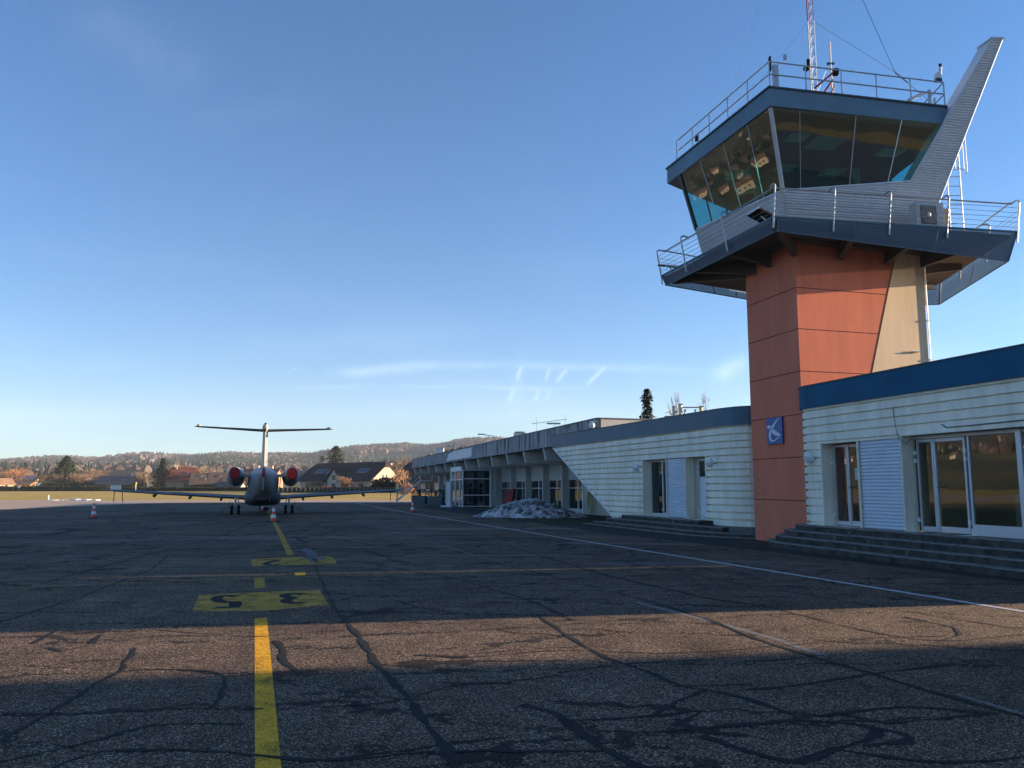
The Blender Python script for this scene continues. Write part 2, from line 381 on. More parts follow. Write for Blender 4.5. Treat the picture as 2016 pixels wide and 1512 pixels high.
def strip(b, pts, w, z, ws=None):
    """ribbon lying on the ground along pts"""
    pts = [Vector((p[0], p[1], 0)) for p in pts]; rows = []
    for i, p in enumerate(pts):
        d = (pts[min(i+1, len(pts)-1)]-pts[max(i-1, 0)]).normalized(); n = Vector((-d.y, d.x, 0)); ww = (ws[i] if ws else w)/2
        rows.append([p+n*ww+Vector((0, 0, z)), p-n*ww+Vector((0, 0, z))])
    for i, (a, c) in enumerate(zip(rows, rows[1:])):
        k = Vector((0, 0, 1e-5*i)); b.poly([a[0]+k, a[1]+k, c[1]+k, c[0]+k])
def mark(name, m, build):
    b = MB(); build(b); o = b.build(name, m); tag(o, kind='structure'); return o
Z1, Z2, Z3 = .0014, .0022, .003
mark('white_edge_line', M_wline, lambda b: strip(b, [G(700, 990.6), G(780, 1005.4), G(1100, 1057.6), G(1500, 1121.4), G(2016, 1204.5), G(2500, 1282)], .115, .0042))
def lead(b):
    strip(b, [G(531, 1700), G(528, 1512), G(513.5, 1217)], .148, Z1)
mark('yellow_lead_in_line', M_yel, lead)
mark('yellow_dash', M_yel2, lambda b: strip(b, [G(512, 1158), G(510.5, 1137)], .17, Z1))
mark('yellow_dash', M_yel, lambda b: strip(b, [G(592, 1133.5), G(590, 1126.5)], .19, Z1))
mark('yellow_lead_in_curve', M_yel2, lambda b: strip(b, [G(572, 1093), G(566, 1080), G(558, 1063), G(549, 1045), G(541, 1030), G(533, 1017), G(527, 1006), G(521, 995)], .16, Z1))
mark('cross_line_sun_strip', M_yel2, lambda b: strip(b, [G(-300, 1172), G(0, 1157.5), G(250, 1148), G(420, 1140.5), G(640, 1134), G(900, 1127), G(1100, 1121)], .05, Z1))  # worn cross line, drawn on as paint where a sunlit strip crosses the apron
def pad(q):
    return lambda b: b.poly([(p.x, p.y, Z1) for p in [G(*c) for c in q]])
mark('yellow_stand_panel', M_yel2, pad([(378, 1204), (514, 1203.5), (646, 1190), (630, 1161.6), (510, 1166), (392, 1172)]))
mark('yellow_stand_panel', M_yel2, pad([(496.5, 1115), (664, 1109), (653, 1096), (560, 1097.2), (495, 1101)]))
DIG = {'3': [(.1, .88), (.35, 1), (.7, .95), (.85, .76), (.7, .58), (.42, .52), (.72, .46), (.9, .25), (.7, .05), (.35, 0), (.08, .12)],
       '5': [(.88, 1), (.18, 1), (.12, .56), (.45, .62), (.78, .52), (.9, .28), (.72, .05), (.38, 0), (.08, .12)],
       '2': [(.08, .8), (.3, .98), (.65, 1), (.88, .8), (.75, .55), (.4, .3), (.05, .02), (.92, .02)]}
def digit(ch, x0, y0, x1, y1, w):
    # seen upside down from here: the digit's foot is away from the camera
    a, c2, dd = G(x1, (y0)), G(x0, y0), G(x1, y1)
    tr, tl, br = G(x1, y0), G(x0, y0), G(x1, y1); bl = G(x0, y1)
    def f(u, v):   # u left-right as read, v up as read -> rotated by 180 degrees
        uu, vv = 1-u, v
        top = tl.lerp(tr, uu); bot = bl.lerp(br, uu)
        return top.lerp(bot, vv)
    pts = [f(u, v) for u, v in DIG[ch]]
    sm = []
    for i in range(len(pts)-1):
        for k in range(3): sm.append(pts[i].lerp(pts[i+1], k/3))
    sm.append(pts[-1])
    if ch != '5':
        for _ in range(3): sm = [sm[0]]+[(sm[i-1]+sm[i]*2+sm[i+1])/4 for i in range(1, len(sm)-1)]+[sm[-1]]
    else:
        k0 = 8
        for _ in range(3): sm = sm[:k0]+[(sm[i-1]+sm[i]*2+sm[i+1])/4 for i in range(k0, len(sm)-1)]+[sm[-1]]
    return lambda b: strip(b, sm, w, Z2)
M_digit = mat('black_marking_paint', (.012, .014, .02), .85, var=.3, vscale=6)
mark('painted_digit_five', M_digit, digit('5', 418, 1172.5, 471, 1196, .17))
mark('painted_digit_three', M_digit, digit('3', 553, 1168, 602, 1188, .17))
mark('painted_digit_two', M_digit, digit('2', 518, 1102, 552, 1113, .16))
mark('painted_digit_three', M_digit, digit('3', 610, 1098, 640, 1107.5, .16))
def scr(b):
    for x, y, x2, y2, w in ((378, 1204.3, 500, 1203.5, .03), (380, 1196, 480, 1195.5, .02), (370, 1204, 382, 1203, .06), (602, 1097, 618, 1107, .10), (630, 1097, 640, 1102, .12),
                            (388, 1181, 420, 1183, .03), (440, 1199, 575, 1197, .02)):
        strip(b, [G(x, y), G(x2, y2)], w, Z3)
    strip(b, [G(602, 1080), G(612, 1090), G(622, 1100)], .22, Z3)
mark('paint_scrape', mat('scraped_pale_paint', (.16, .155, .15), .9, var=.5, vscale=25), scr)
def worn(b):
    strip(b, [G(1250, 1185), G(1320, 1203), G(1430, 1231), G(1540, 1262), G(1545, 1263)], .10, Z1)
    strip(b, [G(1545, 1265), G(1590, 1280), G(1620, 1290)], .09, Z1)
    strip(b, [G(1880, 1366), G(1960, 1390), G(2040, 1412)], .05, Z1)
    strip(b, [G(850, 1067), G(900, 1083), G(1000, 1110)], .05, Z1)
mark('worn_white_line', mat('ghost_white_paint', (.21, .20, .185), .9, var=.45, vscale=14, bump=.6, bscale=90), worn)

# tar seals over the cracks, traced where they lie on the apron; (points, widths in m)
def tar(b):
    def T(pts, w=.05):
        g = [G(*p) for p in pts]; out = []
        for a, c in zip(g, g[1:]):
            n = max(2, int((c-a).length/.12))
            for k in range(n): out.append(a.lerp(c, k/n))
        out.append(g[-1])
        for _ in range(2): out = [out[0]]+[(out[i-1]+out[i]*2+out[i+1])/4 for i in range(1, len(out)-1)]+[out[-1]]
        ph = rnd.random()*9; ws = []; o2 = []
        for i, p in enumerate(out):
            ws.append(max(.012, w*(1+.35*math.sin(i*.9+ph)+.3*rnd.uniform(-1, 1))))
            o2.append(p+Vector((rnd.uniform(-.012, .012), rnd.uniform(-.012, .012), 0)))
        b.tn = getattr(b, 'tn', 0)+1; strip(b, o2, w, Z3+.0004+.00002*b.tn, [w_*.64 for w_ in ws])
    T([(662, 1200), (680, 1222), (705, 1250), (728, 1285), (742, 1308), (790, 1360), (830, 1410), (870, 1460), (905, 1520)], .10)
    T([(300, 1240), (460, 1253), (510, 1255), (600, 1246), (690, 1240)], .03)
    T([(545, 1262), (560, 1280), (556, 1298), (580, 1320), (600, 1325)], .09)
    T([(0, 1256), (120, 1250), (190, 1248), (300, 1233), (400, 1228)], .03)
    T([(0, 1303), (100, 1285), (190, 1270), (300, 1252), (440, 1252)], .035)
    T([(95, 1275), (125, 1283)], .10); T([(65, 1268), (115, 1240)], .06); T([(180, 1268), (200, 1250)], .08)
    T([(0, 1326), (150, 1303), (240, 1298)], .03)
    T([(262, 1276), (262, 1290), (244, 1302), (248, 1318), (190, 1345), (130, 1385), (0, 1460)], .055)
    T([(250, 1320), (290, 1318), (420, 1320), (445, 1335), (430, 1380), (405, 1400)], .06)
    T([(445, 1332), (560, 1325), (740, 1312), (900, 1290), (1100, 1275), (1200, 1272)], .025)
    T([(0, 1405), (180, 1405), (360, 1395), (520, 1396)], .04)
    T([(0, 1500), (150, 1470), (280, 1430), (330, 1425), (480, 1425)], .05)
    T([(550, 1396), (700, 1390), (800, 1378), (880, 1350), (1000, 1343), (1100, 1330)], .035)
    T([(870, 1345), (1010, 1345)], .06)
    T([(640, 1497), (720, 1490), (860, 1467), (1000, 1452)], .055)
    T([(60, 1530), (200, 1475), (400, 1478), (520, 1490), (640, 1500), (860, 1480)], .06)
    T([(700, 1250), (850, 1246), (1000, 1238), (1120, 1230), (1250, 1218), (1320, 1216)], .03)
    T([(980, 1238), (1010, 1248), (1090, 1248), (1110, 1255)], .04)
    T([(1060, 1212), (1085, 1228), (1100, 1240), (1130, 1260), (1165, 1280), (1215, 1305), (1260, 1315), (1300, 1335), (1350, 1355), (1420, 1362), (1500, 1385), (1570, 1412)], .075)
    T([(1100, 1222), (1250, 1222), (1330, 1216)], .03)
    T([(820, 1290), (890, 1295), (920, 1292)], .07)
    T([(900, 1296), (1100, 1280), (1300, 1287), (1410, 1283), (1560, 1270), (1700, 1258), (1860, 1252)], .035)
    T([(1100, 1325), (1210, 1310), (1330, 1300), (1450, 1303), (1540, 1300), (1620, 1291)], .04)
    T([(1300, 1190), (1400, 1222), (1500, 1262), (1620, 1300), (1730, 1330), (1820, 1358), (1920, 1388), (2030, 1415)], .085)
    T([(1520, 1196), (1620, 1222), (1730, 1248), (1830, 1262), (1890, 1262), (2016, 1250)], .05)
    T([(1760, 1225), (1830, 1222)], .04); T([(1780, 1215), (1880, 1235), (1895, 1250), (1850, 1262)], .06)
    T([(1330, 1352), (1400, 1350), (1480, 1348)], .06)
    T([(1470, 1358), (1560, 1352), (1640, 1340), (1730, 1325), (1860, 1310)], .075)
    T([(1390, 1358), (1330, 1382), (1290, 1410)], .06)
    T([(1100, 1418), (1250, 1415), (1330, 1405), (1400, 1395), (1360, 1412), (1330, 1430)], .065)
    T([(1030, 1388), (1090, 1400), (1110, 1415), (1180, 1470), (1260, 1512), (1330, 1560)], .12)
    T([(1290, 1442), (1400, 1432), (1500, 1425), (1600, 1412), (1700, 1400), (1780, 1390), (1900, 1400), (1960, 1406)], .08)
    T([(1380, 1450), (1520, 1495), (1580, 1505), (1640, 1475), (1720, 1455), (1740, 1440), (1700, 1425), (1560, 1418)], .10)
    T([(1330, 1415), (1360, 1440), (1470, 1448)], .10)
    T([(1700, 1428), (1820, 1455), (1700, 1470)], .09)
    T([(1640, 1476), (1800, 1500), (1900, 1505), (2016, 1490)], .06)
    T([(1740, 1425), (1850, 1415), (1960, 1406)], .05)
    T([(880, 1480), (1000, 1478), (1100, 1482), (1210, 1478)], .05)
    T([(0, 1195), (180, 1188), (330, 1200), (380, 1210)], .03)
    T([(0, 1225), (160, 1175), (300, 1120), (330, 1095)], .06)
    T([(620, 1115), (640, 1160), (660, 1200)], .07)
    T([(690, 1103), (900, 1140), (1050, 1185), (1130, 1222)], .07)
    T([(700, 1060), (900, 1090), (1150, 1150), (1300, 1190)], .05)
    T([(1000, 1075), (1200, 1135), (1400, 1180), (1520, 1196)], .10)
    T([(1150, 1090), (1400, 1140), (1700, 1190), (2016, 1240)], .05)
    T([(1480, 1150), (1620, 1140), (1690, 1142), (1760, 1140)], .05)
    T([(1640, 1143), (1810, 1155), (1900, 1175)], .04); T([(1860, 1155), (1960, 1148), (1990, 1152)], .05)
    T([(750, 1175), (840, 1200), (950, 1212), (1060, 1210)], .05)
    T([(770, 1195), (900, 1170), (1100, 1160)], .025)
    T([(0, 1110), (200, 1078), (480, 1045), (720, 1030)], .07)
    T([(0, 1060), (300, 1040), (620, 1020)], .08)
    T([(80, 1150), (240, 1105), (420, 1060), (500, 1030)], .08)
    T([(560, 1110), (700, 1075), (820, 1042)], .08)
mark('tar_seals', M_tar, tar)

# ---------------------------------------------------------------- cladding helpers
def clip(poly, axis, val, keep_above):
    out = []; n = len(poly)
    for i in range(n):
        a, c = poly[i], poly[(i+1) % n]
        ina = (a[axis] >= val) if keep_above else (a[axis] <= val); inc = (c[axis] >= val) if keep_above else (c[axis] <= val)
        if ina: out.append(a)
        if ina != inc:
            t = (val-a[axis])/(c[axis]-a[axis]); out.append(tuple(a[k]+(c[k]-a[k])*t for k in range(2)))
    return out
def corrugate(b, poly, mp, pitch, depth, prof=((0, 0), (.35, 1), (.65, 1), (1, 0)), z0=None):
    """poly in (s,z); mp(s, z, off) -> point; horizontal ribs"""
    lo = min(p[1] for p in poly); hi = max(p[1] for p in poly); z = lo if z0 is None else z0+math.floor((lo-z0)/pitch)*pitch
    while z < hi:
        for (a, oa), (c, oc) in zip(prof, prof[1:]):
            za, zc = z+a*pitch, z+c*pitch
            q = clip(poly, 1, za, True)
            if len(q) > 2: q = clip(q, 1, zc, False)
            if len(q) > 2:
                pts = [mp(s, t, depth*(oa+(oc-oa)*min(1, max(0, (t-za)/(zc-za)))) if zc > za else depth*oc) for s, t in q]
                b.poly(pts)
        z += pitch
def path_fn(pts):
    """arc-length parametrised plan polyline: s -> (point, outward normal on the left-hand side)"""
    P = [Vector((p[0], p[1])) for p in pts]; cum = [0]
    for a, c in zip(P, P[1:]): cum.append(cum[-1]+(c-a).length)
    nrm = []
    for i in range(len(P)):
        d = (P[min(i+1, len(P)-1)]-P[max(i-1, 0)]).normalized(); nrm.append(Vector((-d.y, d.x)))
    def f(s):
        s2 = min(max(s, 0), cum[-1]-1e-6)
        for i in range(len(P)-1):
            if s2 <= cum[i+1]:
                t = (s2-cum[i])/(cum[i+1]-cum[i]); p = P[i].lerp(P[i+1], t)+(P[i+1]-P[i]).normalized()*(s-s2); n = nrm[i].lerp(nrm[i+1], t).normalized(); return p, n
    return f, cum[-1], cum
def siding(b, pf, L, z0f, z1, pitch, depth, openings, ds=.2, side=1, extra=()):
    st = set([0.0, L]); k = 0
    while k*ds < L: st.add(round(k*ds, 4)); k += 1
    for o in openings: st.add(o[0]); st.add(o[1])
    for e in extra: st.add(e)
    st = sorted(st)
    for sa, sb in zip(st, st[1:]):
        mid = (sa+sb)/2; spans = [(z0f, z1)]; ops = [(o[2], o[3]) for o in openings if o[0] <= mid <= o[1]]
        z = 0.0
        while z < z1:
            prof = [(0, .12), (.10, 0.0), (.16, 0.0), (.24, 1.0), (1.0, .12+.88*1.0)]
            prof = [(0, 1.0), (.02, -1.0), (.20, -1.0), (.22, 1.0), (1.0, 1.0)]
            for (a, oa), (c, oc) in zip(prof, prof[1:]):
                za, zc = z+a*pitch, min(z+c*pitch, z1)
                segs = [(za, zc)]
                for (o0, o1) in ops:
                    ns = []
                    for x0, x1 in segs:
                        if x1 <= o0 or x0 >= o1: ns.append((x0, x1))
                        else:
                            if x0 < o0: ns.append((x0, o0))
                            if x1 > o1: ns.append((o1, x1))
                    segs = ns
                for x0, x1 in segs:
                    q = []
                    la, lb = z0f(sa), z0f(sb)
                    if x1 <= min(la, lb) and x1 <= max(la, lb): continue
                    for s_, l_, zz in ((sa, la, x0), (sb, lb, x0), (sb, lb, x1), (sa, la, x1)):
                        zz = max(zz, l_); t = (zz-za)/(zc-za) if zc > za else 0; t = min(1, max(0, t))
                        p, n = pf(s_); o = depth*(oa+(oc-oa)*t)*side; q.append((p.x+n.x*o, p.y+n.y*o, zz))
                    b.poly(q)
            z += pitch
def ribbon(b, pf, sa, sb, z0, z1, o0, o1, ds=.25, side=1, cap=True):
    """solid band following the path between offsets o0 and o1"""
    n = max(1, int((sb-sa)/ds)); rows = []
    for i in range(n+1):
        s = sa+(sb-sa)*i/n; p, nn = pf(s)
        a = (p.x+nn.x*o0*side, p.y+nn.y*o0*side); c = (p.x+nn.x*o1*side, p.y+nn.y*o1*side)
        rows.append([(*a, z0), (*c, z0), (*c, z1), (*a, z1)])
    b.grid(rows, close=True)
    if cap: b.poly(rows[0]); b.poly(list(reversed(rows[-1])))

# ---------------------------------------------------------------- control tower
A_ = Vector((-.267, .9637, 0)); C_ = Vector((.9578, .2874, 0))      # along the left face (away) and the right face
K = Vector((8.18, 22.4, 0)); TW, TD = 4.55, 2.6
tower = thing('control_tower', 'orange and beige control tower with glazed cab, wide balcony and corrugated fin', 'control tower', (10.0, 24.4, 0))
def tpt(s, t, z, o=0): p = K+C_*s+A_*t; return Vector((p.x, p.y, z))
def shaft_part(name, m, quads):
    b = MB()
    for q in quads: b.poly(q)
    return b.build(name, m, tower, world=True)
ZT = 8.72
# shaft: left, back and the orange part of the front; beige part of the front and the right side
bs = lambda z: 1.25+(z-1.0)*.305
b = MB()
b.poly([tpt(0, 0, 0), tpt(0, 0, ZT), tpt(0, TD, ZT), tpt(0, TD, 0)])
b.poly([tpt(0, 0, 0), tpt(bs(0), 0, 0), tpt(bs(ZT), 0, ZT), tpt(0, 0, ZT)])
b.poly([tpt(0, TD, 0), tpt(0, TD, ZT), tpt(TW, TD, ZT), tpt(TW, TD, 0)])
b.build('shaft_wall', M_orange, tower, world=True)
b = MB()
b.poly([tpt(bs(0), 0, 0), tpt(TW, 0, 0), tpt(TW, 0, ZT), tpt(bs(ZT), 0, ZT)])
b.poly([tpt(TW, 0, 0), tpt(TW, TD, 0), tpt(TW, TD, ZT), tpt(TW, 0, ZT)])
tag(b.build('beige_wall_panel', M_beige, tower, world=True), 'beige slanted part of the tower wall')
b = MB()
for z in (7.31, 6.10, 4.88, 3.66, 2.45, 1.23):
    b.bar(tpt(-.002, -.002, z), tpt(-.002, TD, z), .006, .02)
    b.bar(tpt(-.002, -.002, z), tpt(bs(z), -.002, z), .006, .018)
b.bar(tpt(bs(0), -.002, 0), tpt(bs(ZT), -.002, ZT), .01, .02)
b.build('panel_joint', M_joint, tower, world=True)
b = MB()                                                            # conduit down the right edge, with clips
b.tube([tpt(TW+.05, -.02, 1), tpt(TW+.05, -.02, 8.3)], .022)
for z in (4.2, 5.4, 6.6, 7.8): b.box(tpt(TW+.04, -.02, z), (.09, .06, .05), rz=R(16))
b.build('conduit', M_white, tower, world=True)
b = MB(); b.box(tpt(4.05, -.03, 5.62), (.30, .02, .05), rz=R(16.7)); b.tube([tpt(3.9, -.06, 5.62), tpt(4.2, -.06, 5.62)], .014); b.build('wall_handle', M_steel, tower, world=True)
# balcony: corners (top of band, bottom of band)
NT, NB = Vector((7.06, 20.80, 8.85)), Vector((7.17, 20.92, 8.50))
LT, LB = Vector((5.18, 26.9, 8.85)), Vector((5.33, 26.85, 8.50))
RT, RB = Vector((14.45, 22.08, 8.85)), Vector((14.20, 22.2, 8.02))
QT, QB = Vector((15.35, 27.9, 8.85)), Vector((15.10, 27.6, 8.0))
ST, SB = Vector((11.3, 30.45, 8.85)), Vector((11.2, 30.2, 8.42))
M_screen = mesh_screen('perforated_blue_screen', (.075, .13, .19), .62)
M_screenb = M_screen
loop = [(NT, NB), (RT, RB), (QT, QB), (ST, SB), (LT, LB)]
b = MB(); b.ext([(p.x, p.y) for p in (NT+Vector((.12, .14, 0)), RT+Vector((-.16, .12, 0)), QT+Vector((-.30, -.20, 0)), ST+Vector((0, -.35, 0)), LT+Vector((.25, -.08, 0)))], 8.70, 8.80)
b.build('balcony_floor', M_slab, tower, world=True)
for i in range(5):
    (t0, b0), (t1, b1) = loop[i], loop[(i+1) % 5]
    b = MB(); n = (t1-t0).cross(b0-t0).normalized()*.012
    b.poly([t0, t1, b1, b0]); b.poly([t0+n, b0+n, b1+n, t1+n])
    o = b.build('balcony_screen', M_screen, tower, world=True)
    b = MB(); b.bar(t0, t1, .035, .05); b.bar(b0, b1, .022, .03)
    k = max(1, round((t1-t0).length/2.4))
    for j in range(1, k): b.bar(t0.lerp(t1, j/k), b0.lerp(b1, j/k), .02, .02)
    b.bar(t0, b0, .05, .05)
    b.build('screen_frame', M_blue, o)if False else b.build('screen_frame', M_bluegrey, tower, world=True)
b = MB()                                                            # solid edge beam behind the screen where the floor meets it
for p, q, hh in ((NT, RT.lerp(NT, .12), .30), (NT, LT, .30)):
    d = (q-p).normalized(); nn = Vector((-d.y, d.x, 0)); nn = nn if nn.dot(Vector((10, 25, 0))-p) > 0 else -nn
    b.bar(p+nn*.14+Vector((0, 0, -.18)), q+nn*.14+Vector((0, 0, -.18)), .05, hh)
b.build('edge_beam', M_dark, tower, world=True)
M_brk = mat('bracket_steel', (.075, .072, .072), .7, var=.15)
cen = tpt(TW/2, TD/2, 0)
for tgt, frm in ((NB, tpt(.1, .1, 0)), (NB.lerp(RB, .33), tpt(1.6, .1, 0)), (NB.lerp(RB, .62), tpt(3.2, .1, 0)), (RB.lerp(NB, .06), tpt(4.4, .3, 0)), (NB.lerp(LB, .4), tpt(.05, 1.2, 0)),
                 (NB.lerp(LB, .75), tpt(.05, 2.0, 0)), (LB, tpt(.1, 2.5, 0)), (RB.lerp(QB, .5), tpt(4.5, 1.2, 0)), (QB, tpt(4.5, 2.3, 0)), (SB, tpt(2.5, 2.5, 0))):
    b = MB(); p = Vector((frm.x, frm.y, 0)); q = Vector((tgt.x, tgt.y, 0)); d = (q-p).normalized(); q = q-d*.25; n = Vector((-d.y, d.x, 0))*.05
    prof = [(p, 8.22), (q, 8.52), (q, 8.70), (p, 8.70)]
    b.prism([pp+n+Vector((0, 0, z)) for pp, z in prof], [pp-n+Vector((0, 0, z)) for pp, z in prof])
    b.bar(p+Vector((0, 0, 8.22)), q+Vector((0, 0, 8.52)), .16, .02)
    b.build('bracket', M_brk, tower, world=True)
b = MB(); b.ext([(p.x, p.y) for p in (tpt(-.25, -.25, 0), tpt(TW+.1, -.25, 0), tpt(TW+.1, TD+.2, 0), tpt(-.25, TD+.2, 0))], 8.62, 8.70); b.build('head_plate', M_brk, tower, world=True)

# railing of the balcony
def rail_edge(p, q, ts, nrm, wires=5, hook=.28, lean=.16):
    up = Vector((0, 0, 1)); b = MB()
    for t in ts:
        a = p.lerp(q, t); base = a-nrm*.02+up*(-.3); top = a+nrm*lean+up*.80
        pts = [base, a+nrm*.02, top]
        for k in range(1, 5):
            an = k*math.pi/2/4; pts.append(top+up*math.sin(an)*.11-nrm*(1-math.cos(an))*.11)
        pts.append(pts[-1]-nrm*(hook-.11)-up*.03)
        o = MB(); o.tube(pts, .026, 7); o.build('rail_post', M_steel, tower, world=True)
    e = p+nrm*(lean-hook)+up*.87; f = q+nrm*(lean-hook)+up*.87
    o = MB(); o.tube([e, f], .022, 6); o.build('top_rail', M_steel, tower, world=True)
    w = MB()
    for k in range(wires):
        h = .12+k*.135
        w.tube([p+nrm*(lean*(h+.1)/.9)+up*h, q+nrm*(lean*(h+.1)/.9)+up*h], .007, 4)
    w.build('rail_wires', M_steel, tower, world=True)
def outn(p, q):
    d = (q-p).normalized(); n = Vector((-d.y, d.x, 0)).normalized(); return n if n.dot((p+q)/2-Vector((10, 25, 8.85))) > 0 else -n
rail_edge(NT, RT, (0.0, .235, .46, .70, 1.0), outn(NT, RT))
rail_edge(NT, LT, (.36, .74, 1.0), outn(NT, LT))
rail_edge(RT, QT, (.35, .7, 1.0), outn(RT, QT))
rail_edge(QT, ST, (.5, 1.0), outn(QT, ST))
rail_edge(ST, LT, (.5,), outn(ST, LT))

# cab: flared walls under the sill, glass above
SL = .285
nR, uR = Vector((.17, -.985, 0)), Vector((.985, .17, 0)); S0 = Vector((7.67, 21.75, 0)); Z0 = 9.95
nL, uL = Vector((-.953, -.303, 0)), Vector((-.303, .953, 0))
def mR(s, z, o=0): p = S0+uR*s+nR*(.26*(z-9.95)+o); return Vector((p.x, p.y, z))
def mL(s, z, o=0): p = S0+uL*s+nL*(.30*(z-9.95)+o); return Vector((p.x, p.y, z))
kR = -.345; kL = -.48
# the shared corner: solve where both planes meet at height z
def corner_s(z):
    # mR(s)=mL(t): s*uR - t*uL = (nL-nR)*SL*(z-10.05)
    d = (nL*.30-nR*.26)*(z-9.95); det = uR.x*(-uL.y)-(-uL.x)*uR.y
    s = (d.x*(-uL.y)-(-uL.x)*d.y)/det; t = (uR.x*d.y-d.x*uR.y)/det
    return s, t
def onR(px, py):
    d = ray(px, py); t = (nR.dot(S0)+.26*(H-9.95))/(nR.dot(d)-.26*d.z); P = Vector((0, 0, H))+d*t; return ((P-S0).dot(uR), P.z)
def onL(px, py):
    d = ray(px, py); t = (nL.dot(S0)+.30*(H-9.95))/(nL.dot(d)-.30*d.z); P = Vector((0, 0, H))+d*t; return ((P-S0).dot(uL), P.z)
f_in, f_top, f_top2, f_side, f_base = onR(1792, 357), onR(1953, 77), onR(1974, 75), onR(1847, 401), onR(1838, 440)
f_mid = (f_side[0]+(f_top2[0]-f_side[0])*(f_in[1]-f_side[1])/(f_top2[1]-f_side[1]), f_in[1])
l_sill = onL(1371, 452); LE = l_sill[0]; LZ = l_sill[1]
FB = (f_base[0], 8.81)
b = MB()
zf = 8.81
A1 = [(corner_s(zf)[0], zf), FB, f_side, f_mid, f_in, (0, 9.95)]
corrugate(b, A1, mR, .072, .028)
b.build('front_cladding', M_silver, tower, world=True)
b = MB()
B1 = [f_in, f_mid, f_top2, f_top]
corrugate(b, B1, mR, .072, .028, z0=zf)
FT = .52
def back(s, z): return mR(s, z, -FT)
outl = [f_in, f_top, f_top2, f_mid, f_side, FB]
for i in range(len(outl)-1):
    a, c = outl[i], outl[i+1]; b.poly([mR(*a), mR(*c), back(*c), back(*a)])
b.poly([back(*p) for p in B1])
b.poly([back(*p) for p in [f_in, (f_in[0], zf), FB, f_side, f_mid]])
fin = b.build('fin', M_silver, tower, world=True)
b = MB()                                                            # smooth trim round fin and sill
for a, c in zip(outl, outl[1:]): b.bar(mR(*a, .01), mR(*c, .01), .07, .035)
b.bar(mR(0, 9.95, .01), mR(f_in[0], f_in[1], .01), .06, .04)
b.box((mR((f_top[0]+f_top2[0])/2, f_top[1]+.03, -FT/2)), (.42, FT+.08, .05), U=uR, V=nR, W=Vector((0, 0, 1)))
b.bar(mL(0, 9.95, .01), mL(LE, LZ, .01), .06, .04)
b.bar(mR(0, 9.95, .02), mR(corner_s(zf)[0], zf, .02), .07, .04)
b.build('cladding_trim', M_alu, tower, world=True)
b = MB()
A2 = [(corner_s(zf)[1], zf), (LE, zf), (LE, LZ), (0, 9.95)]
corrugate(b, A2, mL, .072, .028)
b.build('side_cladding', M_silver, tower, world=True)
# rear walls of the cab
ZS, ZR = 10.05, 12.1
def ring(z):
    k = (z-9.95)*SL
    lf = mL(LE, z)
    return [mR(corner_s(z)[0], z), lf, Vector((9.0-.15*k, 28.9+.9*k, z)), Vector((12.5+.7*k, 27.6+.6*k, z)), mR(f_in[0]+.75+max(0, z-f_in[1])*.5, z, -FT)]
def wall(name, i, z0, z1, m, z0b=None):
    b = MB(); a0, a1, z1r = ring(z0), ring(z1), None; j = (i+1) % 5
    b.poly([a0[i], a0[j], a1[j], a1[i]]); return b.build(name, m, tower, world=True)
for i in (1, 2, 3): wall('rear_wall', i, zf, 10.2, M_silver)
for i in (1, 2, 3):
    wall('rear_window', i, 10.2, 12.1, M_tealback)
def rmul(p, q, w):
    b = MB(); b.bar(p, q, w, w); b.build('rear_mullion', M_dark, tower, world=True)
for i in (1, 2, 3, 4): rmul(ring(10.2)[i], ring(12.1)[i], .10)
for t in (.33, .66):
    for i in (1, 2, 3):
        rmul(ring(10.2)[i].lerp(ring(10.2)[i+1], t), ring(12.1)[i].lerp(ring(12.1)[i+1], t), .05)
# front glass
def pane_row(mp, s0, s1, z0f, z1, cuts, name, skew=0):
    xs = [s0]+cuts+[s1]
    for i in range(len(xs)-1):
        b = MB(); (a0, a1), (c0, c1) = xs[i], xs[i+1]
        q = [mp(a0, z0f(a0)), mp(c0, z0f(c0)), mp(c1, z1), mp(a1, z1)]
        b.poly(q); o = b.build(name, M_teal, tower, world=True)
        if i:
            m = MB(); m.bar(mp(a0, z0f(a0), .008), mp(a1, z1, .008), .018, .018); m.build('glazing_joint', M_steel, tower, world=True)
zs = lambda s: 9.95+max(0, s)/f_in[0]*(f_in[1]-9.95)
fR = (f_in[0], f_in[0]+(f_top[0]-f_in[0])*(ZR-f_in[1])/(f_top[1]-f_in[1]))
pane_row(mR, (0, corner_s(ZR)[0]), fR, zs, ZR, [(.55, .32), (2.05, 2.05), (3.25, 3.50)], 'front_window')
zl = lambda s: 9.95+max(0, s)/LE*(LZ-9.95)
pane_row(mL, (0, corner_s(ZR)[1]), (LE, LE), zl, ZR, [(.85, .6), (1.95, 1.9), (3.2, 3.25)], 'side_window')
b = MB(); b.bar(mR(0, 9.95, .02), mR(corner_s(ZR)[0], ZR, .02), .10, .10)
b.build('corner_post', M_alu, tower, world=True)
b = MB(); b.bar(mL(LE, zf, .0), mL(LE, ZR, .0), .07, .07)
b.build('corner_post', M_alu, tower, world=True)
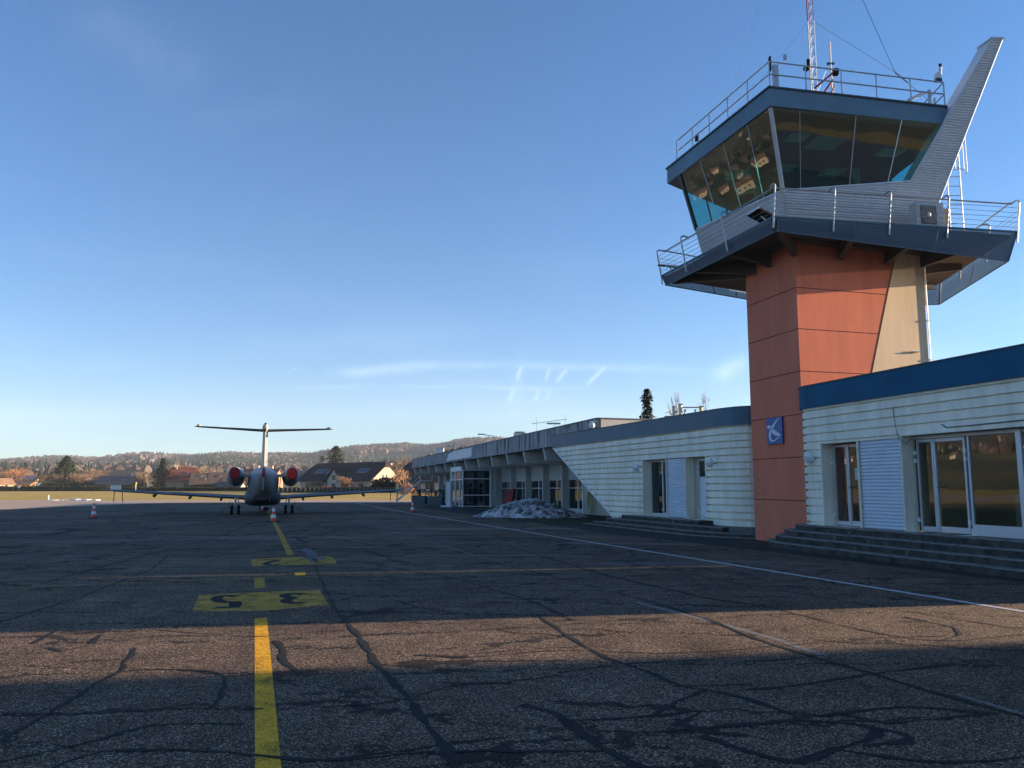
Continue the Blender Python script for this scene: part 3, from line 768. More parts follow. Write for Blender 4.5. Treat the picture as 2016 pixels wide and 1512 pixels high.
# interior: floor, ceiling with panels, desks
r0, r1 = ring(8.86), ring(ZR-.03)
b = MB(); b.poly([Vector((p.x, p.y, 8.86)) for p in r0]); b.poly([Vector((p.x, p.y, 9.95)).lerp(Vector((10.3, 25, 9.95)), .02) for p in ring(9.95)])
b.build('cab_floor', M_intr, tower, world=True)
b = MB(); b.poly([Vector((p.x, p.y, ZR-.03)) for p in reversed(r1)]); b.build('cab_ceiling', M_ceil, tower, world=True)
for x, y, sx, sy, rz in ((8.6, 22.9, .6, .6, 10), (9.6, 23.3, 1.0, .9, 10), (11.9, 24.0, .8, .6, 10), (9.0, 25.2, .6, .6, 10), (10.7, 25.6, .7, .7, 10), (7.6, 25.8, .8, .9, -15), (8.3, 27.3, .6, .6, -15)):
    b = MB(); b.box((x, y, ZR-.045), (sx, sy, .02), rz=R(rz)); b.box((x, y, ZR-.06), (sx*.7, sy*.7, .012), rz=R(rz)); b.build('ceiling_panel', M_ceilp, tower, world=True)
b = MB()
b.bar(mR(.8, 10.0, -.5), mR(3.9, 10.3, -.5), .5, .05); b.bar(mL(.8, 10.0, -.5), mL(4.4, 10.1, -.5), .5, .05)
b.box((9.3, 24.0, 10.25), (.5, .1, .35), rz=.2); b.box((10.2, 24.3, 10.3), (.45, .1, .3), rz=.1); b.box((7.4, 24.9, 10.3), (.1, .45, .35), rz=.1)
b.build('control_desk', M_intr, tower, world=True)
for (x, y) in ((11.4, 25.3), (8.4, 26.3)):
    b = MB(); b.box((x, y, 11.1), (.16, .16, 2.0)); b.build('inner_column', mat('green_grey_column', (.25, .36, .32), .6), tower, world=True)
# roof
RTp = [Vector((7.15, 20.95, 0)), Vector((12.70, 22.12, 0)), Vector((12.85, 22.8, 0)), Vector((13.2, 28.2, 0)), Vector((9.0, 30.1, 0)), Vector((5.42, 26.72, 0))]
b = MB(); b.ext([(p.x, p.y) for p in RTp], 12.1, 12.62); b.build('roof_fascia', M_roofblue, tower, world=True)
b = MB(); cx = Vector((10.3, 25.3, 0)); b.ext([((p+(p-cx).normalized()*.05).x, (p+(p-cx).normalized()*.05).y) for p in RTp], 12.62, 12.67); b.build('roof_edge', M_dark, tower, world=True)
# roof railing
rr = [RTp[5].lerp(RTp[0], .10), RTp[0], RTp[1]+Vector((.02, 0, 0))]
rr = [p.lerp(cx, .012) for p in rr]
def rposts(p, q, n, first=0):
    for k in range(first, n+1):
        a = p.lerp(q, k/n); b = MB(); b.bar((a.x, a.y, 12.6), (a.x, a.y, 13.42), .045, .02); b.build('roof_rail_post', M_steel, tower, world=True)
rposts(rr[0], rr[1], 5); rposts(rr[1], rr[2], 5, 1)
pb = Vector((13.1, 27.3, 0))
for z in (13.42, 13.05):
    b = MB(); b.tube([Vector((rr[0].x+.05, rr[0].y-.02, z)), Vector((rr[1].x, rr[1].y, z)), Vector((rr[2].x, rr[2].y, z)), Vector((rr[2].x+.1, rr[2].y+1.3, z))], .022, 6)
    b.build('roof_rail', M_steel, tower, world=True)
# ladder with safety hoops behind the fin
b = MB()
lx, ly = 13.62, 23.6
for o in (-.2, .2): b.tube([(lx+o, ly, 8.9), (lx+o, ly, 13.2)], .02)
for k in range(14): b.tube([(lx-.2, ly, 9.0+k*.3), (lx+.2, ly, 9.0+k*.3)], .012, 4)
b.build('rear_ladder', M_steel, tower, world=True)
b = MB()
for z in (11.2, 12.2, 13.25):
    b.tube([(lx+.38*math.cos(a), ly-.38*math.sin(a), z) for a in [k*math.pi/8 for k in range(9)]], .014, 4)
for a in (.5, 1.2, 1.9, 2.6): b.tube([(lx+.38*math.cos(a), ly-.38*math.sin(a), 11.2), (lx+.38*math.cos(a), ly-.38*math.sin(a), 13.25)], .012, 4)
b.build('ladder_hoops', M_steel, tower, world=True)

# things standing on the tower
mast = thing('lattice_mast', 'slim red and white lattice antenna mast on the tower roof', 'antenna mast', (8.93, 22.3, 12.67))
M_mred = mat('mast_red', (.35, .03, .04), .5)
tri = [(.10*math.cos(a), .10*math.sin(a)) for a in (R(200), R(320), R(80))]
for i, (x, y) in enumerate(tri):
    for z0, z1, m in ((0, .5, M_mred), (.5, 2.75, M_white), (2.75, 6.0, M_mred), (6, 8, M_white)):
        b = MB(); b.tube([(x, y, z0), (x, y, z1)], .019 if i == 0 else .011, 6); b.build('mast_leg', m, mast)
b = MB()
k = 0; z = .1
while z < 8:
    for i in range(3):
        p, q = tri[i], tri[(i+1) % 3]; b.tube([(*p, z), (*q, z)], .007, 4); b.tube([(*p, z), (*q, z+.32)], .004, 4)
    z += .32
b.build('mast_lacing', M_steel, mast)
b = MB(); b.tube([(0, -.1, .1), (.45, -.3, .75)], .03, 6); b.tube([(.25, -.1, 0), (.52, -.25, .6)], .022, 6); b.build('mast_bracket', M_mred, mast)
for nm, a, c, lab in (('guy_wire', AT(1606, 45, 22.3), AT(1762, 142, 24.4), 'lower dark guy wire running right from the lattice mast'),
                 ('guy_wire', Vector((8.95, 22.3, 20.5)), AT(1762, 142, 24.4), 'upper dark guy wire running steeply down to the joint above the roof rail'),
                 ('guy_wire', AT(1762, 142, 24.4), AT(1832, 200, 25.0), 'short dark guy wire from the joint down to the tower roof'),
                 ('guy_wire', AT(1590, 45, 22.3), Vector((6.2, 27.4, 12.8)), 'thin guy wire running left and back from the lattice mast'),
                 ('guy_wire', Vector((8.9, 22.3, 20.5)), Vector((6.6, 23.0, 13.3)), 'thin guy wire from the top of the mast to the near roof corner')):
    b = MB(); b.tube([a, c], .008 if 'thin' not in lab else .003, 4); tag(b.build(nm, M_dark), lab, 'guy wire', 'guy wires of the lattice mast')
J_ = AT(1762, 142, 24.4); b = MB(); b.tube([J_, J_.lerp(AT(1832, 200, 25.0), .35)], .02, 6); o = b.build('wire_tensioner', M_dark); tag(o, 'dark tensioner at the joint of the two guy wires', 'tensioner')
whip = thing('whip_antenna', 'white tubular whip antenna with stays beside the lattice mast', 'antenna', (9.72, 22.9, 12.67))
b = MB(); b.tube([(0, 0, .7), (0, 0, 2.45)], .035, 8); b.build('antenna_tube', M_white, whip)
b = MB(); b.box((0, 0, 1.75), (.22, .06, .05)); b.tube([(0, 0, 0), (0, 0, .9)], .02); b.build('clamp', M_dark, whip)
b = MB(); b.tube([(-.08, 0, 1.7), (-.55, .1, .5)], .008, 4); b.tube([(.08, 0, 1.7), (.35, .1, 1.0)], .008, 4); b.build('stay', M_white, whip)
def gadget(name, label, cat, loc, items, grp=None):
    t = thing(name, label, cat, loc, 0, grp)
    for nm, m, kind, args in items:
        b = MB()
        if kind == 'box': b.box(*args)
        elif kind == 'tube': b.tube(*args)
        elif kind == 'ball': b.ball(*args)
        b.build(nm, m, t)
    return t
N0 = rr[1]
gadget('panel_antenna', 'dark flat panel antenna on a post at the near roof corner', 'antenna', (N0.x+.12, N0.y+.12, 12.67),
       [('panel', M_black, 'box', ((-.05, 0, .75), (.04, .12, .42))), ('bracket_box', M_steel, 'box', ((.09, 0, .35), (.14, .12, .7))), ('arm', M_steel, 'tube', ([(.1, 0, .6), (.38, 0, .85)], .012)), ('vane', M_steel, 'box', ((.38, 0, .95), (.09, .02, .16)))])
gadget('siren', 'black horn siren clamped to the left side of the lattice mast', 'siren', (8.72, 22.25, 13.9), [('horn', M_black, 'ball', ((0, 0, 0), .10, 10, 6, (1, 1, .8))), ('driver', M_black, 'box', ((.06, 0, .2), (.07, .07, .18)))])
p = AT(1645, 142, 21.9)
gadget('searchlight', 'dark box lamp on a red arm in the middle of the roof rail', 'lamp', (p.x, p.y, p.z), [('lamp_box', M_black, 'box', ((0, 0, 0), (.14, .14, .18))), ('arm', M_mred, 'tube', ([(-.05, 0, 0), (-.6, .1, -.45)], .03))])
p = AT(1849, 150, 22.2)
gadget('security_camera', 'white camera with black lens hood at the right end of the roof rail', 'camera', tuple(p), [('housing', M_white, 'box', ((-.05, 0, .0), (.13, .16, .16))), ('tube_body', M_white, 'tube', ([(.03, 0, .05), (.06, 0, .28)], .05, 8)), ('hood', M_black, 'tube', ([(.06, 0, .28), (.05, 0, .38)], .045, 8)), ('foot', M_dark, 'box', ((-.03, 0, -.13), (.16, .12, .08)))])
p = AT(1371, 272, 26.2)
gadget('camera_box', 'dark camera box on the left end of the roof rail', 'camera', tuple(p), [('housing', M_black, 'box', ((0, 0, 0), (.08, .12, .2))), ('post', M_steel, 'box', ((.06, 0, -.1), (.05, .05, .6)))])
p = AT(1815, 185, 22.9)
t = thing('davit_frame', 'small galvanised frame with a slanted white arm on the roof', 'frame', (p.x, p.y, 12.67))
b = MB(); b.box((-.42, 0, .3), (.07, .07, .6)); b.box((.22, 0, .45), (.07, .07, .9)); b.box((.42, .1, .35), (.05, .05, .7)); b.build('post', M_steel, t)
b = MB(); b.bar((-.42, 0, .58), (.12, 0, .82), .05, .09); b.build('arm', M_white, t)
ac = thing('air_conditioner', 'grey outdoor air conditioning unit standing on the tower balcony', 'air conditioner', (11.80, 21.92, 8.81), R(9.8))
b = MB(); b.box((0, 0, .42), (.86, .32, .76)); b.build('casing', mat('ac_casing', (.50, .50, .49), .5), ac)
b = MB(); b.box((-.06, -.165, .43), (.50, .012, .54)); b.build('grille', mat('ac_grille', (.15, .12, .09), .6, var=.3, vscale=30), ac)
b = MB(); b.lathe((0, 0, 0), [(.26, -.01), (.26, .01)], 20); f_ = b.build('fan_ring', mat('ac_fan', (.22, .18, .14), .6), ac); f_.rotation_euler = (R(90), 0, 0); f_.location = (-.06, -.178, .43)
b = MB(); b.ball((-.06, -.195, .43), .06, 10, 6, (1, .4, 1)); b.build('fan_hub', M_white, ac)
b = MB(); b.box((-.33, 0, .02), (.06, .36, .04)); b.box((.33, 0, .02), (.06, .36, .04)); b.build('foot', M_dark, ac)
b = MB(); b.box((.62, .1, .40), (.22, .2, .62)); b.build('side_box', mat('tan_box', (.34, .29, .22), .7), ac)
def flood(label, loc, rz, tilt):
    t = thing('floodlight', label, 'floodlight', loc, rz, 'floodlights on the tower balcony')
    U, V, W = Vector((1, 0, 0)), Vector((0, math.cos(tilt), math.sin(tilt))), Vector((0, -math.sin(tilt), math.cos(tilt)))
    b = MB(); b.box((0, 0, 0), (.62, .50, .06), U=U, V=V, W=W); b.build('housing', M_black, t)
    b = MB(); b.bar(Vector((-.31, 0, 0))-V*.26, Vector((.31, 0, 0))-V*.26, .03, .05); b.build('front_edge', M_alu, t)
    b = MB(); b.bar((0, 0, 0), (.25, .1, -.3), .03, .03); b.build('yoke', M_steel, t); return t
p = AT(1497, 424, 21.6); flood('black tilted floodlight by the near corner of the tower balcony', tuple(p), R(-75), R(-22))
p = AT(1318, 524, 26.5); flood('black floodlight at the far left corner of the tower balcony', tuple(p), R(20), R(15))
# ---------------------------------------------------------------- left wing of the building: cream siding under a blue band
lw = thing('siding_building', 'low cream sided building with blue roof band and slanted end left of the tower', 'building', (6.5, 34, 0))
dl = Vector((-.316, .949))
lp0 = Vector((7.8, 26.0))
pts = []
tip = Vector((2.2, 42.8))
start = lp0+dl*2.6
arc = [(8.95, 26.62), (8.4, 26.60), (7.95, 26.72), (7.62, 26.98), (7.36, 27.40), (7.14, 27.9), (start.x, start.y)]
pl = arc+[(tip.x, tip.y)]          # from the tower to the slanted tip: left-hand normal points to ... computed below
pfL, LL, cumL = path_fn(pl)
s_st = cumL[6]                      # arc length where the straight part starts (lp0 + 2.6)
def sl(s): return s_st+(s-2.6)      # straight distance from lp0 -> arc length
sideL = 1 if pfL(LL/2)[1].dot(Vector((-.949, -.316))) > 0 else -1
ZL0, ZL1 = .28, 3.72
d_bot = sl(9.75); d_top = LL-.15
def zlow(s):
    if s <= d_bot: return ZL0 if s > sl(9.0) or s < sl(2.2) else ZL0
    return min(3.7, (s-d_bot)/(d_top-d_bot)*3.62)
opL = [(sl(5.56), sl(7.48), .45, 2.70), (sl(4.12), sl(5.56), .45, 2.70), (sl(2.72), sl(4.12), .45, 2.70)]
b = MB(); siding(b, pfL, LL, zlow, ZL1, .24, .055, opL, ds=.15, side=sideL); b.build('siding', M_cream, lw, world=True)
b = MB(); ribbon(b, pfL, 0, LL, 3.68, 4.28, -.15, .10, side=sideL); b.build('roof_band', M_bluegrey, lw, world=True)
b = MB(); ribbon(b, pfL, 0, LL, 4.28, 4.31, -.15, .12, side=sideL); b.build('band_cap', M_dark, lw, world=True)
def off(p, n, o): return Vector((p.x+n.x*o, p.y+n.y*o, 0))
def LP(s, z, o=0): p, n = pfL(s); q = off(p, n, o*sideL); return Vector((q.x, q.y, z))
b = MB(); b.bar(LP(d_bot, 0.0, .05), LP(d_top, 3.64, .05), .05, .09); b.bar(LP(d_bot, 0, .05), LP(d_bot, .5, .05), .03, .03); b.build('slanted_edge_trim', M_white, lw, world=True)
b = MB(); ribbon(b, pfL, 0, d_bot-.2, 0, ZL0, -.1, .02, side=sideL); b.build('concrete_base', M_conc, lw, world=True)
# body behind the siding: solid roof and rear volume
b = MB()
body = [LP(.1, 0, -.35), LP(s_st, 0, -.35), LP(d_bot-.3, 0, -.35), Vector((9.5, 40.2, 0)), Vector((18, 41.5, 0)), Vector((18, 24.6, 0)), Vector((12.2, 24.6, 0)), Vector((11.6, 26.6, 0))]
b.ext([(p.x, p.y) for p in body], 0, 4.0)
b.build('rear_wall', M_wallbeige, lw, world=True)
b = MB(); q = [LP(.1, 0, -.1), LP(s_st, 0, -.1), LP(LL-.05, 0, -.1), Vector((5.6, 43.8, 0)), Vector((13, 37.5, 0)), Vector((13, 28, 0))]
b.ext([(p.x, p.y) for p in q], 4.02, 4.2); b.build('roof_deck', M_slab, lw, world=True)
def reveal(LPf, s0, s1, z0, z1, depth, parent, m):
    b = MB()
    for s_, e in ((s0, 1), (s1, -1)): b.poly([LPf(s_, z0, .03), LPf(s_, z0, -depth), LPf(s_, z1, -depth), LPf(s_, z1, .03)])
    b.poly([LPf(s0, z1, .03), LPf(s0, z1, -depth), LPf(s1, z1, -depth), LPf(s1, z1, .03)])
    b.poly([LPf(s0, z0, .03), LPf(s1, z0, .03), LPf(s1, z0, -depth), LPf(s0, z0, -depth)])
    o = b.build('door_reveal', m, parent, world=True)
    t = MB()
    t.bar(LPf(s0, z0, .04), LPf(s0, z1+.04, .04), .04, .04); t.bar(LPf(s1, z0, .04), LPf(s1, z1+.04, .04), .04, .04); t.bar(LPf(s0, z1+.02, .04), LPf(s1, z1+.02, .04), .04, .05)
    t.build('reveal_trim', m, parent, world=True)
    return o
def leaf(LPf, s0, s1, z0, z1, o, parent, name='door', glassz=None, fw=.07, m=None, gm=None, handle=None, hinge=None):
    """frame bars round a pane; returns the frame, pane and hardware are its children"""
    m = m or M_alu; b = MB()
    b.bar(LPf(s0+fw/2, z0, o), LPf(s0+fw/2, z1, o), .05, fw, up=(LPf(s0, 0, 1)-LPf(s0, 0, 0)))
    b.bar(LPf(s1-fw/2, z0, o), LPf(s1-fw/2, z1, o), .05, fw, up=(LPf(s0, 0, 1)-LPf(s0, 0, 0)))
    b.bar(LPf(s0+fw, z1-fw/2, o), LPf(s1-fw, z1-fw/2, o), .05, fw); b.bar(LPf(s0+fw, z0+fw*.9, o), LPf(s1-fw, z0+fw*.9, o), .05, fw*1.8)
    f = b.build(name, m, parent, world=True)
    g = MB(); zz0 = z0+fw*1.8 if glassz is None else glassz
    g.poly([LPf(s0+fw, zz0, o), LPf(s1-fw, zz0, o), LPf(s1-fw, z1-fw, o), LPf(s0+fw, z1-fw, o)]); g.build('pane', gm or M_glass, f, world=True)
    if glassz is not None:
        g = MB(); g.bar(LPf(s0+fw, (z0+glassz)/2, o), LPf(s1-fw, (z0+glassz)/2, o), .04, glassz-z0-fw*1.5); g.build('door_panel', M_silverpanel, f, world=True)
    if handle is not None:
        h = MB(); h.bar(LPf(handle, 1.45+z0-.45, o+.03), LPf(handle, 1.45+z0-.45, o+.08), .02, .02); h.bar(LPf(handle, 1.45+z0-.45, o+.08), LPf(handle+(.12 if handle < (s0+s1)/2 else -.12), 1.45+z0-.45, o+.08), .02, .02); h.build('handle', M_dark, f, world=True)
    if hinge is not None:
        for z in (z0+.25, z1-.3, z1-.48):
            h = MB(); h.box(LPf(hinge, z, o+.04), (.06, .06, .09), rz=R(15)); h.build('hinge', M_white, f, world=True)
    return f
reveal(LP, sl(5.56), sl(7.48), .45, 2.70, .34, lw, M_cream)
leaf(LP, sl(5.60), sl(6.42), .46, 2.66, -.30, lw, 'door', handle=sl(5.72), hinge=sl(6.42), gm=M_dglass)
leaf(LP, sl(6.42), sl(7.40), .46, 2.66, -.31, lw, 'side_window', gm=M_dglass, fw=.05)
reveal(LP, sl(2.72), sl(4.12), .45, 2.70, .34, lw, M_cream)
leaf(LP, sl(2.78), sl(3.72), .46, 2.62, -.30, lw, 'door', glassz=2.0, handle=sl(2.95), hinge=sl(3.72), gm=M_dglass)
b = MB(); corrugate(b, [(sl(4.14), .45), (sl(5.54), .45), (sl(5.54), 2.68), (sl(4.14), 2.68)], lambda s, z, o=0: LP(s, z, o-.02), .085, .03); b.build('corrugated_panel', M_silverpanel, lw, world=True)
b = MB(); b.bar(LP(sl(3.72), .45, -.2), LP(sl(4.10), .45, -.2), .3, .02); b.build('door_sill', M_conc, lw, world=True)
def bulkhead(LPf, s, z, parent):
    b = MB(); c = LPf(s, z, .12); n = (LPf(s, z, 1)-LPf(s, z, 0)).normalized(); r = []
    t = Vector((-n.y, n.x, 0))
    rows = []
    for k, (rr_, o_) in enumerate(((.02, .09), (.10, .075), (.15, .03), (.165, -.02), (.165, -.09))):
        rows.append([c+t*rr_*math.cos(a)+Vector((0, 0, rr_*math.sin(a)))+n*o_ for a in [j*math.pi/8 for j in range(16)]])
    b.grid(rows, close=True); o = b.build('wall_lamp', M_white, parent, world=True, smooth=True)
    b = MB(); b.bar(c+n*.09+t*.12+Vector((0, 0, -.03)), c+n*.09-t*.12+Vector((0, 0, -.03)), .03, .02); b.build('lamp_visor', M_alu, o, world=True)
bulkhead(LP, sl(2.35), 2.45, lw); bulkhead(LP, sl(7.95), 2.40, lw)
# dark room behind the glass
def room(LPf, s0, s1, z0, z1, d0, d1, parent, m=None):
    b = MB(); q = [LPf(s0, z0, -d0), LPf(s1, z0, -d0), LPf(s1, z0, -d1), LPf(s0, z0, -d1)]; t = [Vector((p.x, p.y, z1)) for p in q]
    b.poly(q); b.poly(t); b.poly([q[2], q[3], t[3], t[2]]); b.poly([q[1], q[2], t[2], t[1]]); b.poly([q[3], q[0], t[0], t[3]])
    return b.build('room', m or M_intr, parent, world=True)
# steps in front
M_tread = mat('step_tread', (.21, .20, .18), .95, var=.45, vscale=6, bump=.5, bscale=40)  # lighter tops: sky light on the treads put into the colour
M_riser = mat('step_riser', (.075, .07, .062), .95, var=.6, vscale=3.2, bump=.6, bscale=30)  # darker risers: moss, and the shade of upright faces put into the colour
def steps(name, label, LPf, tiers, m=M_stepc):
    t = thing(name, label, 'steps', tuple(LPf((tiers[0][0]+tiers[0][1])/2, 0, .5)))
    for (s0, s1, z0, z1, o0, o1) in tiers:
        b = MB(); n = max(2, int((s1-s0)/.35)); rows = []
        for i in range(n+1):
            s = s0+(s1-s0)*i/n; j = rnd.uniform(-.012, .012); a, c = LPf(s, 0, o0), LPf(s, 0, o1+j)
            zt = z1+rnd.uniform(-.006, .006)
            rows.append([Vector((a.x, a.y, z0)), Vector((c.x, c.y, z0)), Vector((c.x, c.y, zt-.02)), Vector((LPf(s, 0, o1+j-.02).x, LPf(s, 0, o1+j-.02).y, zt)), Vector((a.x, a.y, zt))])
        b.grid(rows, close=True); b.poly(rows[0]); b.poly(list(reversed(rows[-1])))
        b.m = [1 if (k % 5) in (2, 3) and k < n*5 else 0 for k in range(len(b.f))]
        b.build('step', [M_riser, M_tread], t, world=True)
    return t
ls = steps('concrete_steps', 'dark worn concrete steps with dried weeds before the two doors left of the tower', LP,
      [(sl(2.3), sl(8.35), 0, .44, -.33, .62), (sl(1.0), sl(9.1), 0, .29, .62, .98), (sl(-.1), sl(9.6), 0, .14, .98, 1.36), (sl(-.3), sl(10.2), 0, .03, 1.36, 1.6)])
def weeds(parent, LPf, spots):
    b = MB()
    for s, z, o in spots:
        c = LPf(s, z, o)
        for k in range(7):
            a = rnd.uniform(0, 6.28); l = rnd.uniform(.04, .13); b.bar(c, c+Vector((math.cos(a)*l*.5, math.sin(a)*l*.5, l)), .006, .004)
    b.build('dry_weeds', mat('dry_weed', (.28, .23, .12), .9), parent, world=True)
weeds(ls, LP, [(sl(8.4), .29, .7), (sl(8.0), .14, 1.05), (sl(7.4), .29, .7), (sl(6.8), .14, 1.02), (sl(4.0), .29, .66), (sl(3.2), .14, 1.0), (sl(2.4), .29, .66)])

# roof equipment of the left wing
t = thing('rooftop_frame', 'cream pipe frame with ventilation posts on the roof left of the tower', 'roof equipment', (7.6, 34.5, 4.2))
for x, w_, h in ((-.58, .13, .85), (-.28, .18, .95), (-.1, .07, .7), (.35, .07, .7), (.62, .16, .85)):
    b = MB(); b.tube([(x, 0, 0), (x, 0, h)], w_*.45, 8); b.box((x, 0, h), (w_, .14, .06)); b.build('vent_post', mat('cream_paint', (.66, .62, .50), .6), t)
b = MB(); b.bar((-.28, 0, .82), (.62, 0, .82), .05, .05); b.build('cross_pipe', M_alu, t)
b = MB(); b.box((-.75, .1, .25), (.4, .3, .4)); b.build('plinth', M_wallgrey, t)

# ---------------------------------------------------------------- right wing
rw = thing('entrance_building', 'cream sided building with deep blue roof band and glazed entrance right of the tower', 'building', (10, 18, 0))
dr = Vector((.277, -.961)); rp0 = Vector((8.1, 22.0))
arc = [(9.6, 22.95), (9.0, 22.85), (8.5, 22.68), (8.2, 22.42), (8.13, 22.1)]
endp = rp0+dr*10.1
plR = arc+[(endp.x, endp.y)]
pfR, LR, cumR = path_fn(plR)
sideR = 1 if pfR(LR/2)[1].dot(Vector((-.961, -.277))) > 0 else -1
def sr(s): return cumR[4]+s+.1
def RP(s, z, o=0): p, n = pfR(s); q = off(p, n, o*sideR); return Vector((q.x, q.y, z))
opR = [(sr(.60), sr(2.02), .60, 2.76), (sr(2.02), sr(3.50), .60, 2.76), (sr(3.50), sr(9.4), .60, 2.80)]
b = MB(); siding(b, pfR, LR, lambda s: .60, 3.80, .215, .035, opR, ds=.25, side=sideR); b.build('siding', M_cream, rw, world=True)
b = MB(); ribbon(b, pfR, 0, LR, 3.76, 4.36, -.2, .10, side=sideR); b.build('roof_band', M_blue, rw, world=True)
b = MB(); ribbon(b, pfR, 0, LR, 4.36, 4.39, -.2, .12, side=sideR); b.build('band_cap', M_dark, rw, world=True)
e1, e2 = Vector((19.5, 15.1, 0)), Vector((18, 24.3, 0))
b = MB(); b.ext([(p.x, p.y) for p in (RP(.1, 0, -.15), RP(cumR[4]+.3, 0, -.15), RP(LR, 0, -.1), e1, e2)], 4.0, 4.2); b.build('roof_deck', M_slab, rw, world=True)
b = MB()
p_ = RP(LR, 0, -.1); b.bar(Vector((p_.x, p_.y, 2.1)), Vector((e1.x, e1.y, 2.1)), .2, 4.2)
ga, gb = e1.lerp(e2, (19.30-e1.y)/(e2.y-e1.y)), e1.lerp(e2, (19.45-e1.y)/(e2.y-e1.y))  # narrow unseen slot added so a strip of sun reaches the apron
for a_, c_, z_, h_ in ((e1, ga, 2.1, 4.2), (gb, e2, 2.1, 4.2), (ga, gb, .6, 1.2), (ga, gb, 4.05, .3)): b.bar(Vector((a_.x, a_.y, z_)), Vector((c_.x, c_.y, z_)), .2, h_)
q_ = RP(0, 0, -.4); b.bar(Vector((e2.x, e2.y, 2.1)), Vector((q_.x+2.5, q_.y+.4, 2.1)), .2, 4.2)
b.build('rear_wall', M_wallbeige, rw, world=True)
reveal(RP, sr(.60), sr(2.02), .60, 2.76, .34, rw, M_cream)
leaf(RP, sr(.66), sr(1.22), .62, 2.72, -.30, rw, 'side_window', gm=M_glass, fw=.06, hinge=sr(.64))
leaf(RP, sr(1.22), sr(1.98), .62, 2.72, -.30, rw, 'door', handle=sr(1.30), gm=M_glass)
b = MB(); b.bar(RP(sr(1.48), 1.95, -.28), RP(sr(1.80), 1.95, -.28), .004, .30); b.build('paper_notice', mat('notice_paper', (.5, .52, .62), .7, var=.3, vscale=30), rw, world=True)
b = MB(); corrugate(b, [(sr(2.06), .60), (sr(3.46), .60), (sr(3.46), 2.78), (sr(2.06), 2.78)], lambda s, z, o=0: RP(s, z, o-.02), .085, .03); b.build('corrugated_panel', M_silverpanel, rw, world=True)
reveal(RP, sr(3.50), sr(9.4), .60, 2.80, .34, rw, M_cream)
leaf(RP, sr(3.62), sr(4.12), .62, 2.70, -.30, rw, 'side_window', fw=.06, hinge=sr(3.60))
leaf(RP, sr(4.12), sr(5.02), .62, 2.70, -.30, rw, 'door', handle=sr(4.22), hinge=sr(5.02))
leaf(RP, sr(5.06), sr(6.32), .74, 2.78, -.30, rw, 'shop_window', fw=.05)
b = MB(); b.bar(RP(sr(6.38), .6, -.28), RP(sr(6.38), 2.78, -.28), .12, .14, up=RP(3, 0, 1)-RP(3, 0, 0)); b.bar(RP(sr(5.04), .67, -.29), RP(sr(9.3), .67, -.29), .08, .14); b.bar(RP(sr(3.5), 2.75, -.29), RP(sr(9.3), 2.75, -.29), .08, .07); b.build('window_frame', M_alu, rw, world=True)
leaf(RP, sr(6.50), sr(7.40), .74, 2.70, -.30, rw, 'door', hinge=sr(6.50))
leaf(RP, sr(7.42), sr(9.3), .74, 2.70, -.30, rw, 'shop_window', fw=.06)
bulkhead(RP, sr(.15), 2.42, rw)
b = MB(); b.tube([RP(sr(4.75), 2.98, .06), RP(sr(4.9), 2.90, .07), RP(sr(5.6), 2.90, .07), RP(sr(7.4), 2.92, .07)], .012, 5); b.tube([RP(sr(3.32), 3.5, .05), RP(sr(3.4), 2.9, .06), RP(sr(3.5), 2.72, .06), RP(sr(3.62), 2.6, .0), RP(sr(3.72), 2.74, -.05)], .008, 4); b.build('cable', M_dark, rw, world=True)
# interior of the right wing
b = MB()
fl = [RP(sr(.2), .61, -.35), RP(sr(9.6), .61, -.35), Vector((18, 14.9, .61)), Vector((15.5, 23.6, .61))]
b.poly(fl); b.build('inner_floor', mat('brown_floor', (.10, .085, .06), .35), rw, world=True)
b = MB(); b.poly([Vector((p.x, p.y, 3.75)) for p in fl]); b.build('inner_ceiling', mat('inner_ceiling', (.25, .25, .23), .8), rw, world=True)
b = MB(); b.bar(RP(sr(2.6), 1.8, -.4), RP(sr(2.6), 1.8, -4.8), .1, 2.4); b.bar(RP(sr(2.6), 1.8, -5.4), RP(sr(4.85), 1.8, -5.4), .1, 2.4); b.bar(RP(sr(5.65), 1.8, -5.4), RP(sr(9.8), 1.8, -5.4), .1, 2.4); b.build('inner_wall', mat('yellow_green_wall', (.48, .47, .20), .7), rw, world=True)
b = MB(); b.bar(RP(sr(5.2), 1.05, -1.6), RP(sr(7.6), 1.05, -1.6), .6, .85); b.build('counter', mat('counter_front', (.22, .23, .21), .6), rw, world=True)
b = MB()
for s, z, o, sz in ((5.6, 1.52, -1.5, .16), (6.0, 1.5, -1.7, .2), (6.5, 1.53, -1.5, .15), (6.9, 1.5, -1.6, .22)): b.ball(RP(sr(s), z, o), sz/2, 7, 5, (1, 1, .6))
b.build('counter_clutter', mat('pale_clutter', (.45, .45, .42), .7), rw, world=True)
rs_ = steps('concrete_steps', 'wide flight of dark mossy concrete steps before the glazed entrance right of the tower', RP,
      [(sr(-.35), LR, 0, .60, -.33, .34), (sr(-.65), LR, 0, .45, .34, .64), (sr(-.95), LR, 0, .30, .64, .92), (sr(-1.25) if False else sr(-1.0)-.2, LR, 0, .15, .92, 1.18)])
weeds(rs_, RP, [(sr(1.2), .45, .40), (sr(2.0), .45, .40), (sr(3.0), .30, .68), (sr(3.6), .30, .68), (sr(2.9), .15, .95), (sr(4.5), .15, .95), (sr(1.8), .30, .68)])
mark('pale_kerb_slab', M_kerb, lambda b: [b.poly([RP(sr(-1.5), .016, 1.15), RP(sr(-1.5), .016, 1.45), RP(LR, .016, 1.48), RP(LR, .016, 1.15)])])

# sign on the tower
sg = thing('blue_sign', 'blue square sign with a white bird emblem on the orange tower wall', 'sign', tuple(tpt(-.03, 1.6, 2.9)))
